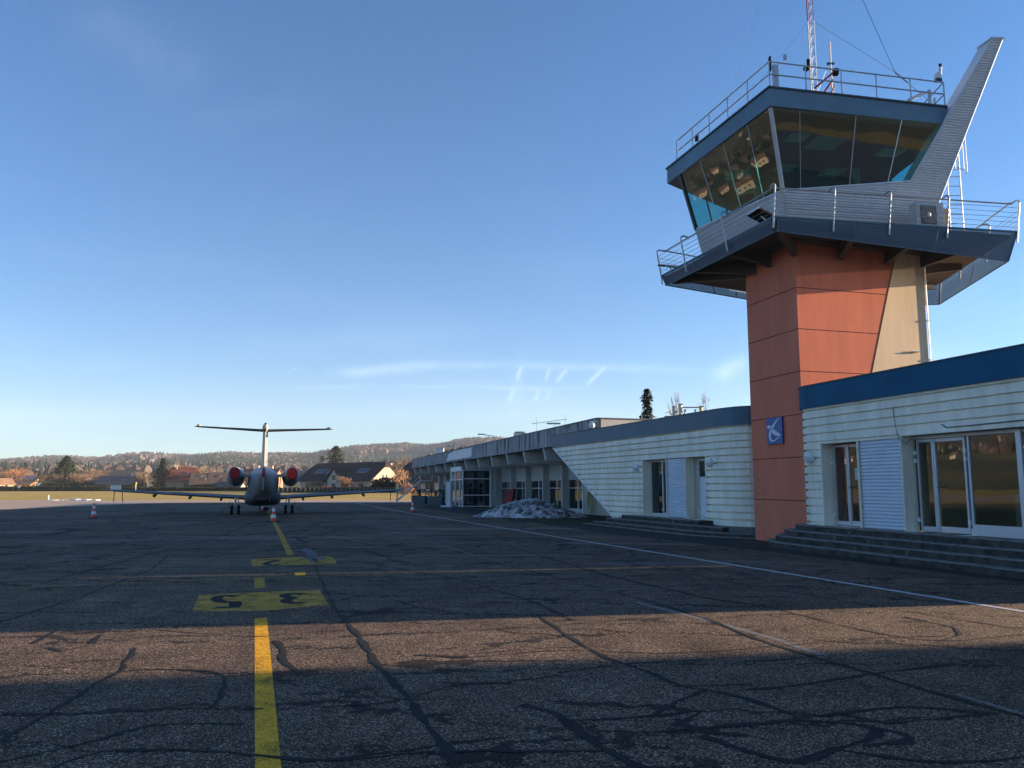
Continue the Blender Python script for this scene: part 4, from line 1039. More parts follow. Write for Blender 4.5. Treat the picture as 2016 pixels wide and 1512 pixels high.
# sign plane: on the left face, t along A_
kk = []
def face_t(px, py):
    d = ray(px, py); n = Vector((A_.y, -A_.x, 0)); t = n.dot(K-Vector((0, 0, 0)))/n.dot(Vector((d.x, d.y, 0))); P = Vector((d.x*t, d.y*t, H+d.z*t)); return (P-K).dot(A_), P.z
ta, za = face_t(1512, 824); tb, zb = face_t(1545, 873)
zt = (za+face_t(1543, 821)[1])/2; zb = (face_t(1515, 875)[1]+zb)/2
def sp(u, v, o=0): return tpt(-.03-o, ta+(tb-ta)*u, zt+(zb-zt)*v)   # u 0..1 left to right as seen, v down
b = MB(); b.prism([sp(0, 0, 0), sp(0, 1, 0), sp(1, 1, 0), sp(1, 0, 0)], [sp(0, 0, .04), sp(0, 1, .04), sp(1, 1, .04), sp(1, 0, .04)])
b.build('board', mat('sign_blue', (.012, .075, .27), .4), sg, world=True)
def E(x, y):   # emblem traced in the flat board's own units
    x0 = 370+(y-400)*(430-370)/(1260-400); x1 = 885+(y-340)*(935-885)/(1210-340)
    u = (x-x0)/(x1-x0); y0 = 400-(x-370)*60/515; y1 = 1265-(x-430)*55/505
    return (u, (y-y0)/(y1-y0))
def emb(b, pts):
    q = [sp(*E(*p), .045) for p in pts]; b.poly(q)
b = MB()
emb(b, [(830, 345), (700, 560), (628, 720), (560, 740), (560, 655), (700, 470)])
emb(b, [(400, 725), (420, 660), (455, 622), (500, 618), (560, 650), (640, 745), (560, 800), (520, 780), (480, 725), (440, 708)])
emb(b, [(520, 700), (630, 730), (740, 830), (880, 930), (800, 970), (700, 960), (620, 900), (570, 850), (525, 790)])
cl = [(545, 780), (520, 900), (525, 1020), (560, 1120), (610, 1150), (700, 1110), (800, 1020), (870, 940)]
wd = [50, 70, 62, 62, 56, 40, 26, 8]
for i in range(len(cl)-1):
    (x, y), (x2, y2) = cl[i], cl[i+1]; d = math.hypot(x2-x, y2-y); nx, ny = -(y2-y)/d, (x2-x)/d
    if i == 0: na = (nx, ny)
    if i < len(cl)-2:
        x3, y3 = cl[i+2]; d2 = math.hypot(x3-x2, y3-y2); nn = ((nx-(y3-y2)/d2)/2, (ny+(x3-x2)/d2)/2)
    else: nn = (nx, ny)
    a, c = wd[i]/2, wd[i+1]/2
    emb(b, [(x+na[0]*a, y+na[1]*a), (x-na[0]*a, y-na[1]*a), (x2-nn[0]*c, y2-nn[1]*c), (x2+nn[0]*c, y2+nn[1]*c)]); na = nn
b.build('bird_emblem', mat('sign_white', (.62, .68, .74), .5), sg, world=True)

# ---------------------------------------------------------------- terminal
tm = thing('terminal_building', 'long low terminal with stained concrete roof band on projecting beams', 'building', (2, 60, 0))
dt = Vector((-14.2, 41.4, 0)).normalized(); nt_ = Vector((-dt.y, dt.x, 0)); T0 = Vector((4.21, 38.75, 0)); TL = 43.4
def TP(s, z, o=0): p = T0+dt*s+nt_*o; return Vector((p.x, p.y, z*(1-.135*max(0, s)/TL)))
def slab(b, o0, o1, z0, z1): b.prism([TP(0, z0, o0), TP(TL, z0, o0), TP(TL, z0, o1), TP(0, z0, o1)], [TP(0, z1, o0), TP(TL, z1, o0), TP(TL, z1, o1), TP(0, z1, o1)])
def s_of(px):
    k = (px-1008)/1556.0; return (T0.x-k*T0.y)/(k*dt.y-dt.x)
def fascia_mat():
    m = bpy.data.materials.new('stained_concrete_band'); m.use_nodes = True; nt = m.node_tree; N, L = nt.nodes, nt.links
    b = N['Principled BSDF']; b.inputs['Roughness'].default_value = .9
    uv = N.new('ShaderNodeTexCoord'); mp = N.new('ShaderNodeMapping'); mp.inputs['Rotation'].default_value = (0, 0, -R(105.8)); L.new(uv.outputs['Object'], mp.inputs[0])
    mp2 = N.new('ShaderNodeMapping'); mp2.inputs['Scale'].default_value = (1.6, 0, .16); L.new(mp.outputs[0], mp2.inputs[0])
    n = N.new('ShaderNodeTexNoise'); n.inputs['Scale'].default_value = 1.7; n.inputs['Detail'].default_value = 5; n.inputs['Roughness'].default_value = .7; L.new(mp2.outputs[0], n.inputs['Vector'])
    r = N.new('ShaderNodeValToRGB'); L.new(n.outputs[0], r.inputs[0]); e = r.color_ramp.elements
    e[0].position = .34; e[0].color = (.50, .50, .48, 1); e[1].position = .60; e[1].color = (.035, .036, .038, 1)
    k = e.new(.52); k.color = (.38, .38, .37, 1)
    n2 = N.new('ShaderNodeTexNoise'); n2.inputs['Scale'].default_value = 1.2; n2.inputs['Detail'].default_value = 6; L.new(uv.outputs['Object'], n2.inputs['Vector'])
    mx = N.new('ShaderNodeMix'); mx.data_type = 'RGBA'; mx.blend_type = 'MULTIPLY'; mx.inputs[0].default_value = .5
    L.new(r.outputs[0], mx.inputs[6]); L.new(n2.outputs[0], mx.inputs[7]); mx2 = N.new('ShaderNodeMix'); mx2.data_type = 'RGBA'; mx2.blend_type = 'ADD'; mx2.inputs[0].default_value = .05; L.new(mx.outputs[2], mx2.inputs[6]); mx2.inputs[7].default_value = (.5, .52, .55, 1)
    L.new(mx2.outputs[2], b.inputs['Base Color']); return m
M_fasc = fascia_mat()
# wall/pane line and beams
k = 0; edges = [0.0, 3.0, 5.2]
s = 5.2
while s < TL-1: s = s+3.4 if s+5 < TL else TL; edges.append(s)
for a, c in zip(edges, edges[1:]):
    b = MB(); m = (a+c)/2
    q = [TP(a+.012, 3.88, 0), TP(c-.012, 3.88, 0), TP(c-.012, 4.88, 0), TP(a+.012, 4.88, 0)]
    b.prism([p+nt_*.08 for p in q], [p-nt_*.08 for p in q]); b.build('band_panel', M_fasc, tm, world=True)
b = MB(); b.bar(TP(0, 4.91, 0), TP(TL, 4.91, 0), .24, .05); b.bar(TP(0, 4.91, 0), TP(0, 4.91, -22), .24, .05)
b.build('band_cap', mat('zinc_cap', (.10, .11, .12), .5), tm, world=True)
b = MB(); b.bar(TP(.0, 4.38, -.10), TP(.0, 4.38, -22), .16, 1.0); b.build('end_band', M_wallgrey, tm, world=True)
b = MB(); b.bar(TP(TL-.1, 4.38, -.10), TP(TL-.1, 4.38, -22), .16, 1.0); b.build('end_band', M_wallgrey, tm, world=True)
b = MB(); slab(b, -.1, -22, 4.55, 4.80); b.build('roof_slab', M_slab, tm, world=True)
b = MB(); slab(b, -.1, -2.4, 3.92, 3.98); b.build('soffit', M_wallgrey, tm, world=True)
WB = 2.6       # recess of the wall line
beam_s = [s_of(x) for x in (1066.7, 1028, 995, 965, 939, 914.6, 893.6, 874.6, 857, 842, 828, 817)]
for s in beam_s:
    b = MB(); pr = [(.02, 3.90), (.14, 3.18), (-WB-.2, 3.10), (-WB-.2, 3.90)]
    pr = [(-.05, 3.89), (-.22, 3.16), (-WB-.2, 3.02), (-WB-.2, 3.89)]
    b.prism([TP(s-.11, z, o) for o, z in pr], [TP(s+.11, z, o) for o, z in pr]); b.build('beam', mat('beam_concrete', (.58, .57, .54), .85, var=.12), tm, world=True)
for i, s in enumerate(beam_s):
    if i in (5,): continue
    b = MB(); q = [TP(s-.11, 0, -WB), TP(s+.11, 0, -WB), TP(s+.11, 0, -WB-.5), TP(s-.11, 0, -WB-.5)]; b.ext([(p.x, p.y) for p in q], 0, 3.10); b.build('pilaster', M_wallgrey, tm, world=True)
b = MB(); b.bar(TP(0, 1.95, -WB-.1), TP(beam_s[0]+.11, 1.95, -WB-.1), .2, 3.9); tag(b.build('blind_wall', M_wallbeige, tm, world=True), 'plain beige end wall behind the slanted siding')
b = MB(); b.bar(TP(beam_s[0]-.0, 1.55, -WB+.02), TP(beam_s[0]+.12, 1.55, -WB+.02), .12, 3.1); b.build('white_corner_post', M_white, tm, world=True)
b = MB(); b.bar(TP(3.4, 0.1, -WB+.08), TP(3.4, 3.8, -WB+.08), .22, .22); b.build('downpipe_box', M_silverpanel, tm, world=True)
ws_ = beam_s[1:]
b = MB()
bounds = [beam_s[0]]+ws_+[TL]
for a, c in zip(bounds, bounds[1:]):
    b.bar(TP(a+.11, 3.0, -WB-.45), TP(c-.11, 3.0, -WB-.45), .1, 1.75)           # spandrel above the openings
    b.bar(TP(a+.11, .10, -WB-.45), TP(c-.11, .10, -WB-.45), .1, .20)
    b.bar(TP(a+.11, 1.15, -WB-.45), TP(a+(.6 if c-a > 3 else .3), 1.15, -WB-.45), .1, 1.95)
b.build('facade_wall', M_wallgrey, tm, world=True)
for i, (a, c) in enumerate(zip(bounds, bounds[1:])):
    w0 = a+.6; w1 = c-.13; md = w0+(w1-w0)*.45
    for (x0, x1) in ((w0, md), (md, w1)):
        f = MB(); o = -WB-.43
        for x in (x0+.03, x1-.03): f.bar(TP(x, .2, o), TP(x, 2.12, o), .05, .06, up=nt_)
        for z in (.24, 1.55, 2.1): f.bar(TP(x0, z, o), TP(x1, z, o), .05, .06)
        fr = f.build('window', M_alu, tm, world=True)
        g = MB(); g.poly([TP(x0, .2, o), TP(x1, .2, o), TP(x1, 2.12, o), TP(x0, 2.12, o)]); g.build('pane', M_glass, fr, world=True)
b = MB(); b.poly([TP(beam_s[0], .05, -WB-3.5), TP(TL, .05, -WB-3.5), TP(TL, 3, -WB-3.5), TP(beam_s[0], 3, -WB-3.5)]); b.build('inner_wall', M_intr, tm, world=True)
b = MB(); b.bar(TP(TL-.1, 1.95, -WB), TP(TL-.1, 1.95, -22), .2, 3.9); b.bar(TP(0, 1.95, -22), TP(TL, 1.95, -22), .2, 3.9); b.bar(TP(0.1, 1.95, -WB), TP(0.1, 1.95, -22), .2, 3.9); b.build('side_wall', M_wallgrey, tm, world=True)
b = MB(); q = [TP(0, 0, -.1), TP(TL, 0, -.1), TP(TL, 0, -WB-1.2), TP(0, 0, -WB-1.2)]; 
# entrance lobby
s0, s1 = beam_s[5]-.15, beam_s[6]+.1
lob = MB()
for s in (s0, s0+.9, s0+2.2, s0+3.3, s1): lob.bar(TP(s, .0, .12), TP(s, 3.1, .12), .09, .09, up=nt_)
for z in (.08, .75, 2.30, 3.05): lob.bar(TP(s0, z, .12), TP(s1, z, .12), .07, .07)
for z in (.08, 1.0, 2.35, 3.05): lob.bar(TP(s0, z, .12), TP(s0, z, -WB+.5), .07, .07)
for o in (-WB+.5,): lob.bar(TP(s0, 0, o), TP(s0, 3.1, o), .14, .14)
lb = lob.build('lobby_frame', M_white, tm, world=True)
g = MB(); g.poly([TP(s0, .05, .1), TP(s1, .05, .1), TP(s1, 3.05, .1), TP(s0, 3.05, .1)]); g.build('lobby_front_glass', M_glass, tm, world=True)
g = MB(); g.poly([TP(s0+.0, .05, .1), TP(s0, .05, -WB+.5), TP(s0, 3.05, -WB+.5), TP(s0, 3.05, .1)]); g.build('lobby_side_glass', M_dglass, tm, world=True)
b = MB(); b.bar(TP(s0+.3, 3.22, .13), TP(s1, 3.22, .13), .1, .3); b.build('lobby_header', M_silverpanel, tm, world=True)
b = MB(); b.bar(TP(s0-.02, .9, -WB+.2), TP(s0-.02, 3.1, -WB+.2), .1, .4); b.bar(TP(s0, 1.5, -WB+.4), TP(s0, 1.5, -WB-.9), .1, 3.1); b.build('lobby_return_wall', M_wallgrey, tm, world=True)
# blank sign board with three lamps
b = MB(); sb0, sb1 = beam_s[5]+4.8+.2, beam_s[5]-2.3
q = [TP(beam_s[5]+4.9, 4.02, .10), TP(beam_s[5]-2.6, 4.02, .10), TP(beam_s[5]-2.6, 4.80, .10), TP(beam_s[5]+2.6, 4.80, .10), TP(beam_s[5]+4.2, 4.62, .10)]
b.prism(q, [p+nt_*.05 for p in q]); sb = b.build('blank_sign_board', M_white, tm, world=True)
for s in (beam_s[5]+3.2, beam_s[5]+1.2, beam_s[5]-1.2):
    b = MB(); b.tube([TP(s, 4.93, .1), TP(s, 5.0, .45), TP(s, 4.88, .62)], .02, 5); b.box(TP(s, 4.84, .64), (.16, .28, .08), rz=R(15)); b.build('sign_lamp', M_dark, tm, world=True)
# roof bits on the terminal
def on_roof(px, Y, z=4.93): d = AT(px, 900, Y); return Vector((d.x, Y, z))
p = TP(6.2, 4.93, -.2); gadget('roof_floodlight', 'flat floodlight on a short post on the near part of the terminal roof', 'floodlight', tuple(p), [('post', M_steel, 'tube', ([(0, 0, 0), (0, 0, .2)], .03)), ('head', M_steel, 'box', ((-.05, 0, .27), (.75, .3, .07)))], 'lamps on the terminal roof')
p = TP(s_of(960), 4.93, -.2); gadget('roof_floodlight', 'small lamp on a bent arm on the terminal roof behind the blank sign', 'floodlight', tuple(p), [('post', M_steel, 'tube', ([(.3, 0, 0), (.25, 0, .45), (-.4, 0, .55)], .03)), ('head', M_steel, 'box', ((-.6, 0, .58), (.5, .25, .07)))], 'lamps on the terminal roof')
p = TP(s_of(886), 4.93, -.2); gadget('roof_floodlight', 'small lamp on the far part of the terminal roof', 'floodlight', tuple(p), [('post', M_steel, 'tube', ([(.3, 0, 0), (.25, 0, .35)], .03)), ('head', M_steel, 'box', ((-.1, 0, .4), (.8, .25, .07)))], 'lamps on the terminal roof')
p = TP(s_of(859), 4.93, -.4); gadget('roof_box', 'small white box on the far end of the terminal roof', 'roof box', tuple(p), [('box', M_white, 'box', ((0, 0, .25), (.7, .5, .5))), ('lid', M_alu, 'box', ((0, 0, .52), (.76, .56, .04)))])
p = TP(s_of(995), 4.93, -1.0)
gadget('chimney', 'cream chimney block on the terminal roof beside an aerial', 'chimney', tuple(p), [('shaft', mat('cream_paint', (.66, .62, .50), .6), 'box', ((0, 0, .12), (.8, .6, .55))), ('cap', M_conc, 'box', ((0, 0, .43), (.6, .4, .08)))])
gadget('aerial', 'thin television aerial with a long boom on the terminal roof', 'aerial', (p.x+1.1, p.y-.3, 4.93), [('pole', M_steel, 'tube', ([(0, 0, 0), (0, 0, 1.2)], .02)), ('boom', M_steel, 'tube', ([(-.3, 0, .75), (2.0, 0, 1.05)], .018)), ('elements', M_steel, 'tube', ([(1.9, -.1, .7), (1.9, .1, 1.4)], .02))])
gadget('domed_camera', 'white dome security camera at the near corner of the terminal roof band', 'camera', tuple(TP(.1, 4.45, .30)), [('bracket', M_white, 'box', ((.1, .05, .30), (.34, .1, .06))), ('shell', M_white, 'ball', ((0, 0, .10), .17, 14, 8, (1, 1, 1.1))), ('dome', M_black, 'ball', ((0, 0, -.10), .13, 12, 8))])

# hose on the blind wall
hr = thing('garden_hose', 'pale yellow hose hung in loops on the beige terminal wall', 'hose', tuple(TP(6.4, .2, -WB+.2)))
for j in range(5):
    b = MB(); w_ = .16+.05*j; h_ = .45+.06*j
    b.tube([TP(6.4+w_*math.sin(a), 1.35-h_*(1-math.cos(a))*.95, -WB+.10+.03*j) for a in [k*2*math.pi/16 for k in range(17)]], .022, 5, caps=False)
    b.build('hose_loop', mat('pale_hose', (.42, .38, .18), .6), hr, world=True)
b = MB(); b.box(TP(6.4, 1.38, -WB+.12), (.5, .2, .1), rz=R(105)); b.build('hose_hook', M_steel, hr, world=True)

# snow heap
def snow():
    t = MB(); c = Vector((.95, 43.6, 0)); ax = Vector((.90, -.43, 0)).normalized(); ay = Vector((-ax.y, ax.x, 0)); nu, nv = 150, 70
    from mathutils import noise as NZ
    rows = []
    for j in range(nv+1):
        r = []
        for i in range(nu+1):
            u, v = -1+2*i/nu, -1+2*j/nv
            e = 1-(abs(u)**2.0+abs(v)**2.2); h = max(0, e)
            pr = .74*math.exp(-((u+.08)/.40)**2)+.40*math.exp(-((u-.5)/.38)**2)+.33*math.exp(-((u+.55)/.3)**2)
            z = pr*h**.8
            p = Vector((u*3.2, v*2.3, 0)); n1 = NZ.fractal(Vector((p.x*1.6, p.y*1.6, 3)), .9, 2.1, 5); n2 = 1-abs(NZ.noise(Vector((p.x*4.2, p.y*4.2, 9))))*2
            if h > 0: z = z*(1+.35*n1)+.10*n2*min(1, h*3)+.05*NZ.noise(Vector((p.x*12, p.y*12, 1)))*min(1, h*4)
            z = z if h > 0 else -.05
            q = c+ax*(p.x+.15*n1)+ay*(p.y+.2*n1*min(1, h*2)); r.append((q.x, q.y, z))
        rows.append(r)
    t.grid(rows)
    m = bpy.data.materials.new('dirty_snow'); m.use_nodes = True; nt = m.node_tree; N, L = nt.nodes, nt.links; b = N['Principled BSDF']; b.inputs['Roughness'].default_value = .8
    g = N.new('ShaderNodeNewGeometry')
    n = N.new('ShaderNodeTexNoise'); n.inputs['Scale'].default_value = 2.6; n.inputs['Detail'].default_value = 10; n.inputs['Roughness'].default_value = .75; L.new(g.outputs['Position'], n.inputs['Vector'])
    r = N.new('ShaderNodeValToRGB'); L.new(n.outputs[0], r.inputs[0]); e = r.color_ramp.elements; e[0].position = .43; e[0].color = (.05, .042, .036, 1); e[1].position = .60; e[1].color = (.66, .67, .70, 1); k = e.new(.51); k.color = (.36, .35, .35, 1)
    L.new(r.outputs[0], b.inputs['Base Color']); bp = N.new('ShaderNodeBump'); bp.inputs['Strength'].default_value = .9; bp.inputs['Distance'].default_value = .06; L.new(n.outputs[0], bp.inputs['Height']); L.new(bp.outputs[0], b.inputs['Normal'])
    tag(t.build('snow_heap', m), 'long heap of dirty ploughed snow beside the terminal', 'snow heap')
snow()

# planters
def planter(loc, label, h=1.0):
    t = thing('planter', label, 'planter', loc, R(-15), 'planters before the terminal')
    b = MB(); b.prism([(-.33, -.33, 0), (.33, -.33, 0), (.33, .33, 0), (-.33, .33, 0)], [(-.37, -.37, .72*h), (.37, -.37, .72*h), (.37, .37, .72*h), (-.37, .37, .72*h)]); b.build('pot', mat('grey_pot', (.10, .115, .125), .7), t)
    b = MB()
    for _ in range(420):
        a, z = rnd.uniform(0, 6.28), rnd.uniform(-.7, 1); r = math.sqrt(max(0, 1-z*z))*rnd.uniform(.8, 1.0); c = Vector((.46*r*math.cos(a), .46*r*math.sin(a), .98*h+.36*z*rnd.uniform(.85, 1)))
        d = Vector((rnd.gauss(0, 1), rnd.gauss(0, 1), rnd.gauss(0, 1))).normalized(); e = d.orthogonal().normalized(); g = d.cross(e)
        b.poly([c-e*.05, c+g*.05, c+e*.05], (rnd.uniform(.6, 1.3),)*3)
    b.build('bush', mat('purple_bush', (.045, .022, .025), .8, attr=True), t)
    return t
for px_, Y, lab in ((828, 75, 'round dark bush in a grey pot, leftmost of the four by the terminal'), (840.5, 74, 'round dark bush in a grey pot, second from the left by the terminal'),
                    (859.5, 72, 'round dark bush in a grey pot, third from the left by the terminal'), (873.5, 71, 'round dark bush in a grey pot nearest the glass lobby')):
    p = TP(s_of(px_), 0, .25); planter((p.x, p.y, 0), lab)
# red folded cart, white stand
t = thing('red_barrow', 'red tub barrow tipped up against the terminal pilaster', 'barrow', tuple(TP(beam_s[4]-1.3, 0, -WB+.6)), R(-15))
b = MB(); b.prism([(-.38, -.05, .05), (.30, -.35, .05), (.34, .1, .05), (-.3, .3, .05)], [(-.18, -.05, 1.35), (.52, -.3, 1.42), (.58, .1, 1.42), (-.1, .25, 1.35)]); b.build('tub', mat('barrow_red', (.26, .012, .018), .6), t)
b = MB(); b.tube([(.56, -.1, 1.36), (.56, -.1, 0)], .02); b.tube([(-.1, .3, 1.2), (-.35, .3, .1)], .02); b.build('handle', M_black, t)
b = MB(); b.lathe((.56, -.1, .12), [(.12, -.04), (.12, .04)], 12); b.build('wheel', M_black, t)
t = thing('white_pillar_stand', 'slim white information pillar on a base before the glass lobby', 'information stand', tuple(TP(beam_s[5]+1.3, 0, .8)), R(-15))
b = MB(); b.box((0, 0, 1.0), (.35, .5, 1.9)); b.build('pillar', M_white, t); b = MB(); b.box((-.05, 0, .06), (.9, 1.1, .12)); b.build('base', M_white, t)
t = thing('door_mat', 'dark rubber mat on the ground beside the glass lobby', 'mat', tuple(TP(s0-.6, .01, -.7)), R(-15)); b = MB(); b.box((0, 0, .015), (1.6, .9, .03)); b.build('mat_sheet', M_black, t)
# boarding stairs
t = thing('boarding_stairs', 'grey mobile boarding stairs at the far end of the terminal', 'mobile stairs', tuple(AT(826, 988, 80)[:2])+(0,), R(10))
b = MB()
for y in (-.45, .45): b.bar((-2.3, y, .1), (0, y, 2.1), .06, .16); b.bar((0, y, 2.1), (1.2, y, 2.1), .06, .12)
b.build('stringer', M_alu, t)
b = MB()
for k in range(9): b.box((-2.1+k*.245, 0, .25+k*.213), (.26, .9, .03))
b.box((.6, 0, 2.16), (1.2, .9, .04)); b.build('tread', M_alu, t)
b = MB()
for y in (-.45, .45):
    b.tube([(-2.3, y, 1.0), (0, y, 3.0), (1.2, y, 3.0)], .022); b.tube([(-2.3, y, .6), (0, y, 2.55), (1.2, y, 2.55)], .015)
    for x, z in ((-2.3, .1), (-1.2, 1.05), (0, 2.1), (1.2, 2.1)): b.tube([(x, y, z), (x, y, z+.92)], .02)
b.build('handrail', M_alu, t)
b = MB()
for x in (0, 1.15):
    for y in (-.45, .45): b.tube([(x, y, .1), (x, y, 2.1)], .03)
b.build('support_leg', M_dark, t)
b = MB(); b.box((.3, 0, .22), (1.9, 1.1, .12)); b.build('chassis', M_dark, t)

# ---------------------------------------------------------------- cones
def cone_proto():
    t = thing('traffic_cone', '', 'traffic cone')
    r = lambda z: .145-(.145-.032)*z/.71
    b = MB(); b.lathe((0, 0, .03), [(r(0), 0), (r(.14), .14), ], 20); b.lathe((0, 0, .03), [(r(.30), .30), (r(.44), .44)], 20); b.lathe((0, 0, .03), [(r(.58), .58), (r(.71), .71)], 20); b.build('cone_body', M_coneo, t, smooth=False)
    for z0, z1 in ((.14, .30), (.44, .58)):
        b = MB(); b.lathe((0, 0, .03), [(r(z0)+.001, z0), (r(z1)+.001, z1)], 20); b.build('white_band', M_white, t)
    b = MB(); b.box((0, 0, .015), (.40, .40, .03)); b.build('base', M_black, t)
    return t
cp = cone_proto()
for i, (q, lab) in enumerate((((184, 1019), 'orange and white cone standing alone on the left of the apron'), ((538, 1027), 'orange and white cone on the yellow line behind the jet'),
                              ((812, 1009), 'orange and white cone by the white line near the terminal'), ((517, 1006.5), 'orange and white cone under the nose of the jet'))):
    c = cp if i == 0 else copy_tree(cp); g = G(*q); c.location = g; c.rotation_euler.z = rnd.uniform(0, 1.5); tag(c, lab, 'traffic cone', 'cones round the parked jet')

# ---------------------------------------------------------------- jet seen from behind
jt = thing('business_jet', 'grey twin engined T-tail business jet parked with red engine covers', 'jet aircraft', (-14.95, 48.3, 0), R(17.2))
M_jet = mat('jet_grey_paint', (.34, .345, .355), .5, var=.08, vscale=1, spec=.35)
M_wing = mat('jet_wing_paint', (.11, .115, .125), .6, var=.12, vscale=2, spec=.25)
M_jet2 = mat('jet_dark_edge', (.06, .065, .075), .5)
def loft(b, secs, n=24):
    """secs: (y, cx, cz, rx, rz_top, rz_bottom, power)"""
    rows = []
    for (y, cx, cz, rx, rt, rb, pw) in secs:
        r = []
        for k in range(n):
            a = 2*math.pi*k/n; c, s = math.cos(a), math.sin(a)
            e = 2/pw
            x = abs(c)**e*(1 if c > 0 else -1)*rx; z = abs(s)**e*(1 if s > 0 else -1)*(rt if s > 0 else rb); r.append((cx+x, y, cz+z))
        rows.append(r)
    b.grid(rows, close=True); b.poly(rows[0]); b.poly(list(reversed(rows[-1])))
b = MB()
loft(b, [(-8.0, 0, 2.32, .05, .08, .08, 2), (-7.4, 0, 2.28, .22, .30, .30, 2), (-6.0, 0, 2.15, .48, .50, .60, 2), (-4.5, 0, 2.0, .72, .66, .85, 2), (-3.0, 0, 1.9, .84, .76, .98, 2.2),
         (-1.0, 0, 1.85, .88, .82, 1.12, 2.4), (1.0, 0, 1.85, .88, .84, 1.15, 2.4), (4.0, 0, 1.85, .88, .84, .95, 2.1), (6.0, 0, 1.8, .80, .75, .85, 2), (7.6, 0, 1.62, .45, .42, .5, 2), (8.4, 0, 1.5, .1, .1, .12, 2)], 28)
b.build('fuselage', M_jet, jt, smooth=True, recalc=True)
b = MB(); loft(b, [(-3.9, 0, 1.1, .4, .3, .25, 3), (-3.0, 0, 1.0, .86, .4, .42, 3.2), (-1.5, 0, .98, 1.02, .5, .50, 3.4), (1.2, 0, .98, 1.02, .5, .50, 3.4), (2.8, 0, 1.05, .7, .3, .4, 3)], 28); b.build('belly_fairing', mat('jet_belly', (.06, .062, .067), .6), jt, smooth=True, recalc=True)
def foil(b, root, tip, cr, ct, tr, tt, axis='x'):
    """root/tip: leading edge points; chord runs to -y"""
    prof = [(0, 0), (.06, .4), (.25, .52), (.55, .38), (1, .03), (1, -.03), (.55, -.30), (.25, -.42), (.06, -.3)]
    rows = []
    for (p, c, t) in ((root, cr, tr), (tip, ct, tt)):
        p = Vector(p); rows.append([p+Vector((0 if axis == 'x' else h*t, -f*c, h*t if axis == 'x' else 0)) for f, h in prof])
    b.grid(rows, close=True); b.poly(rows[0]); b.poly(list(reversed(rows[-1])))
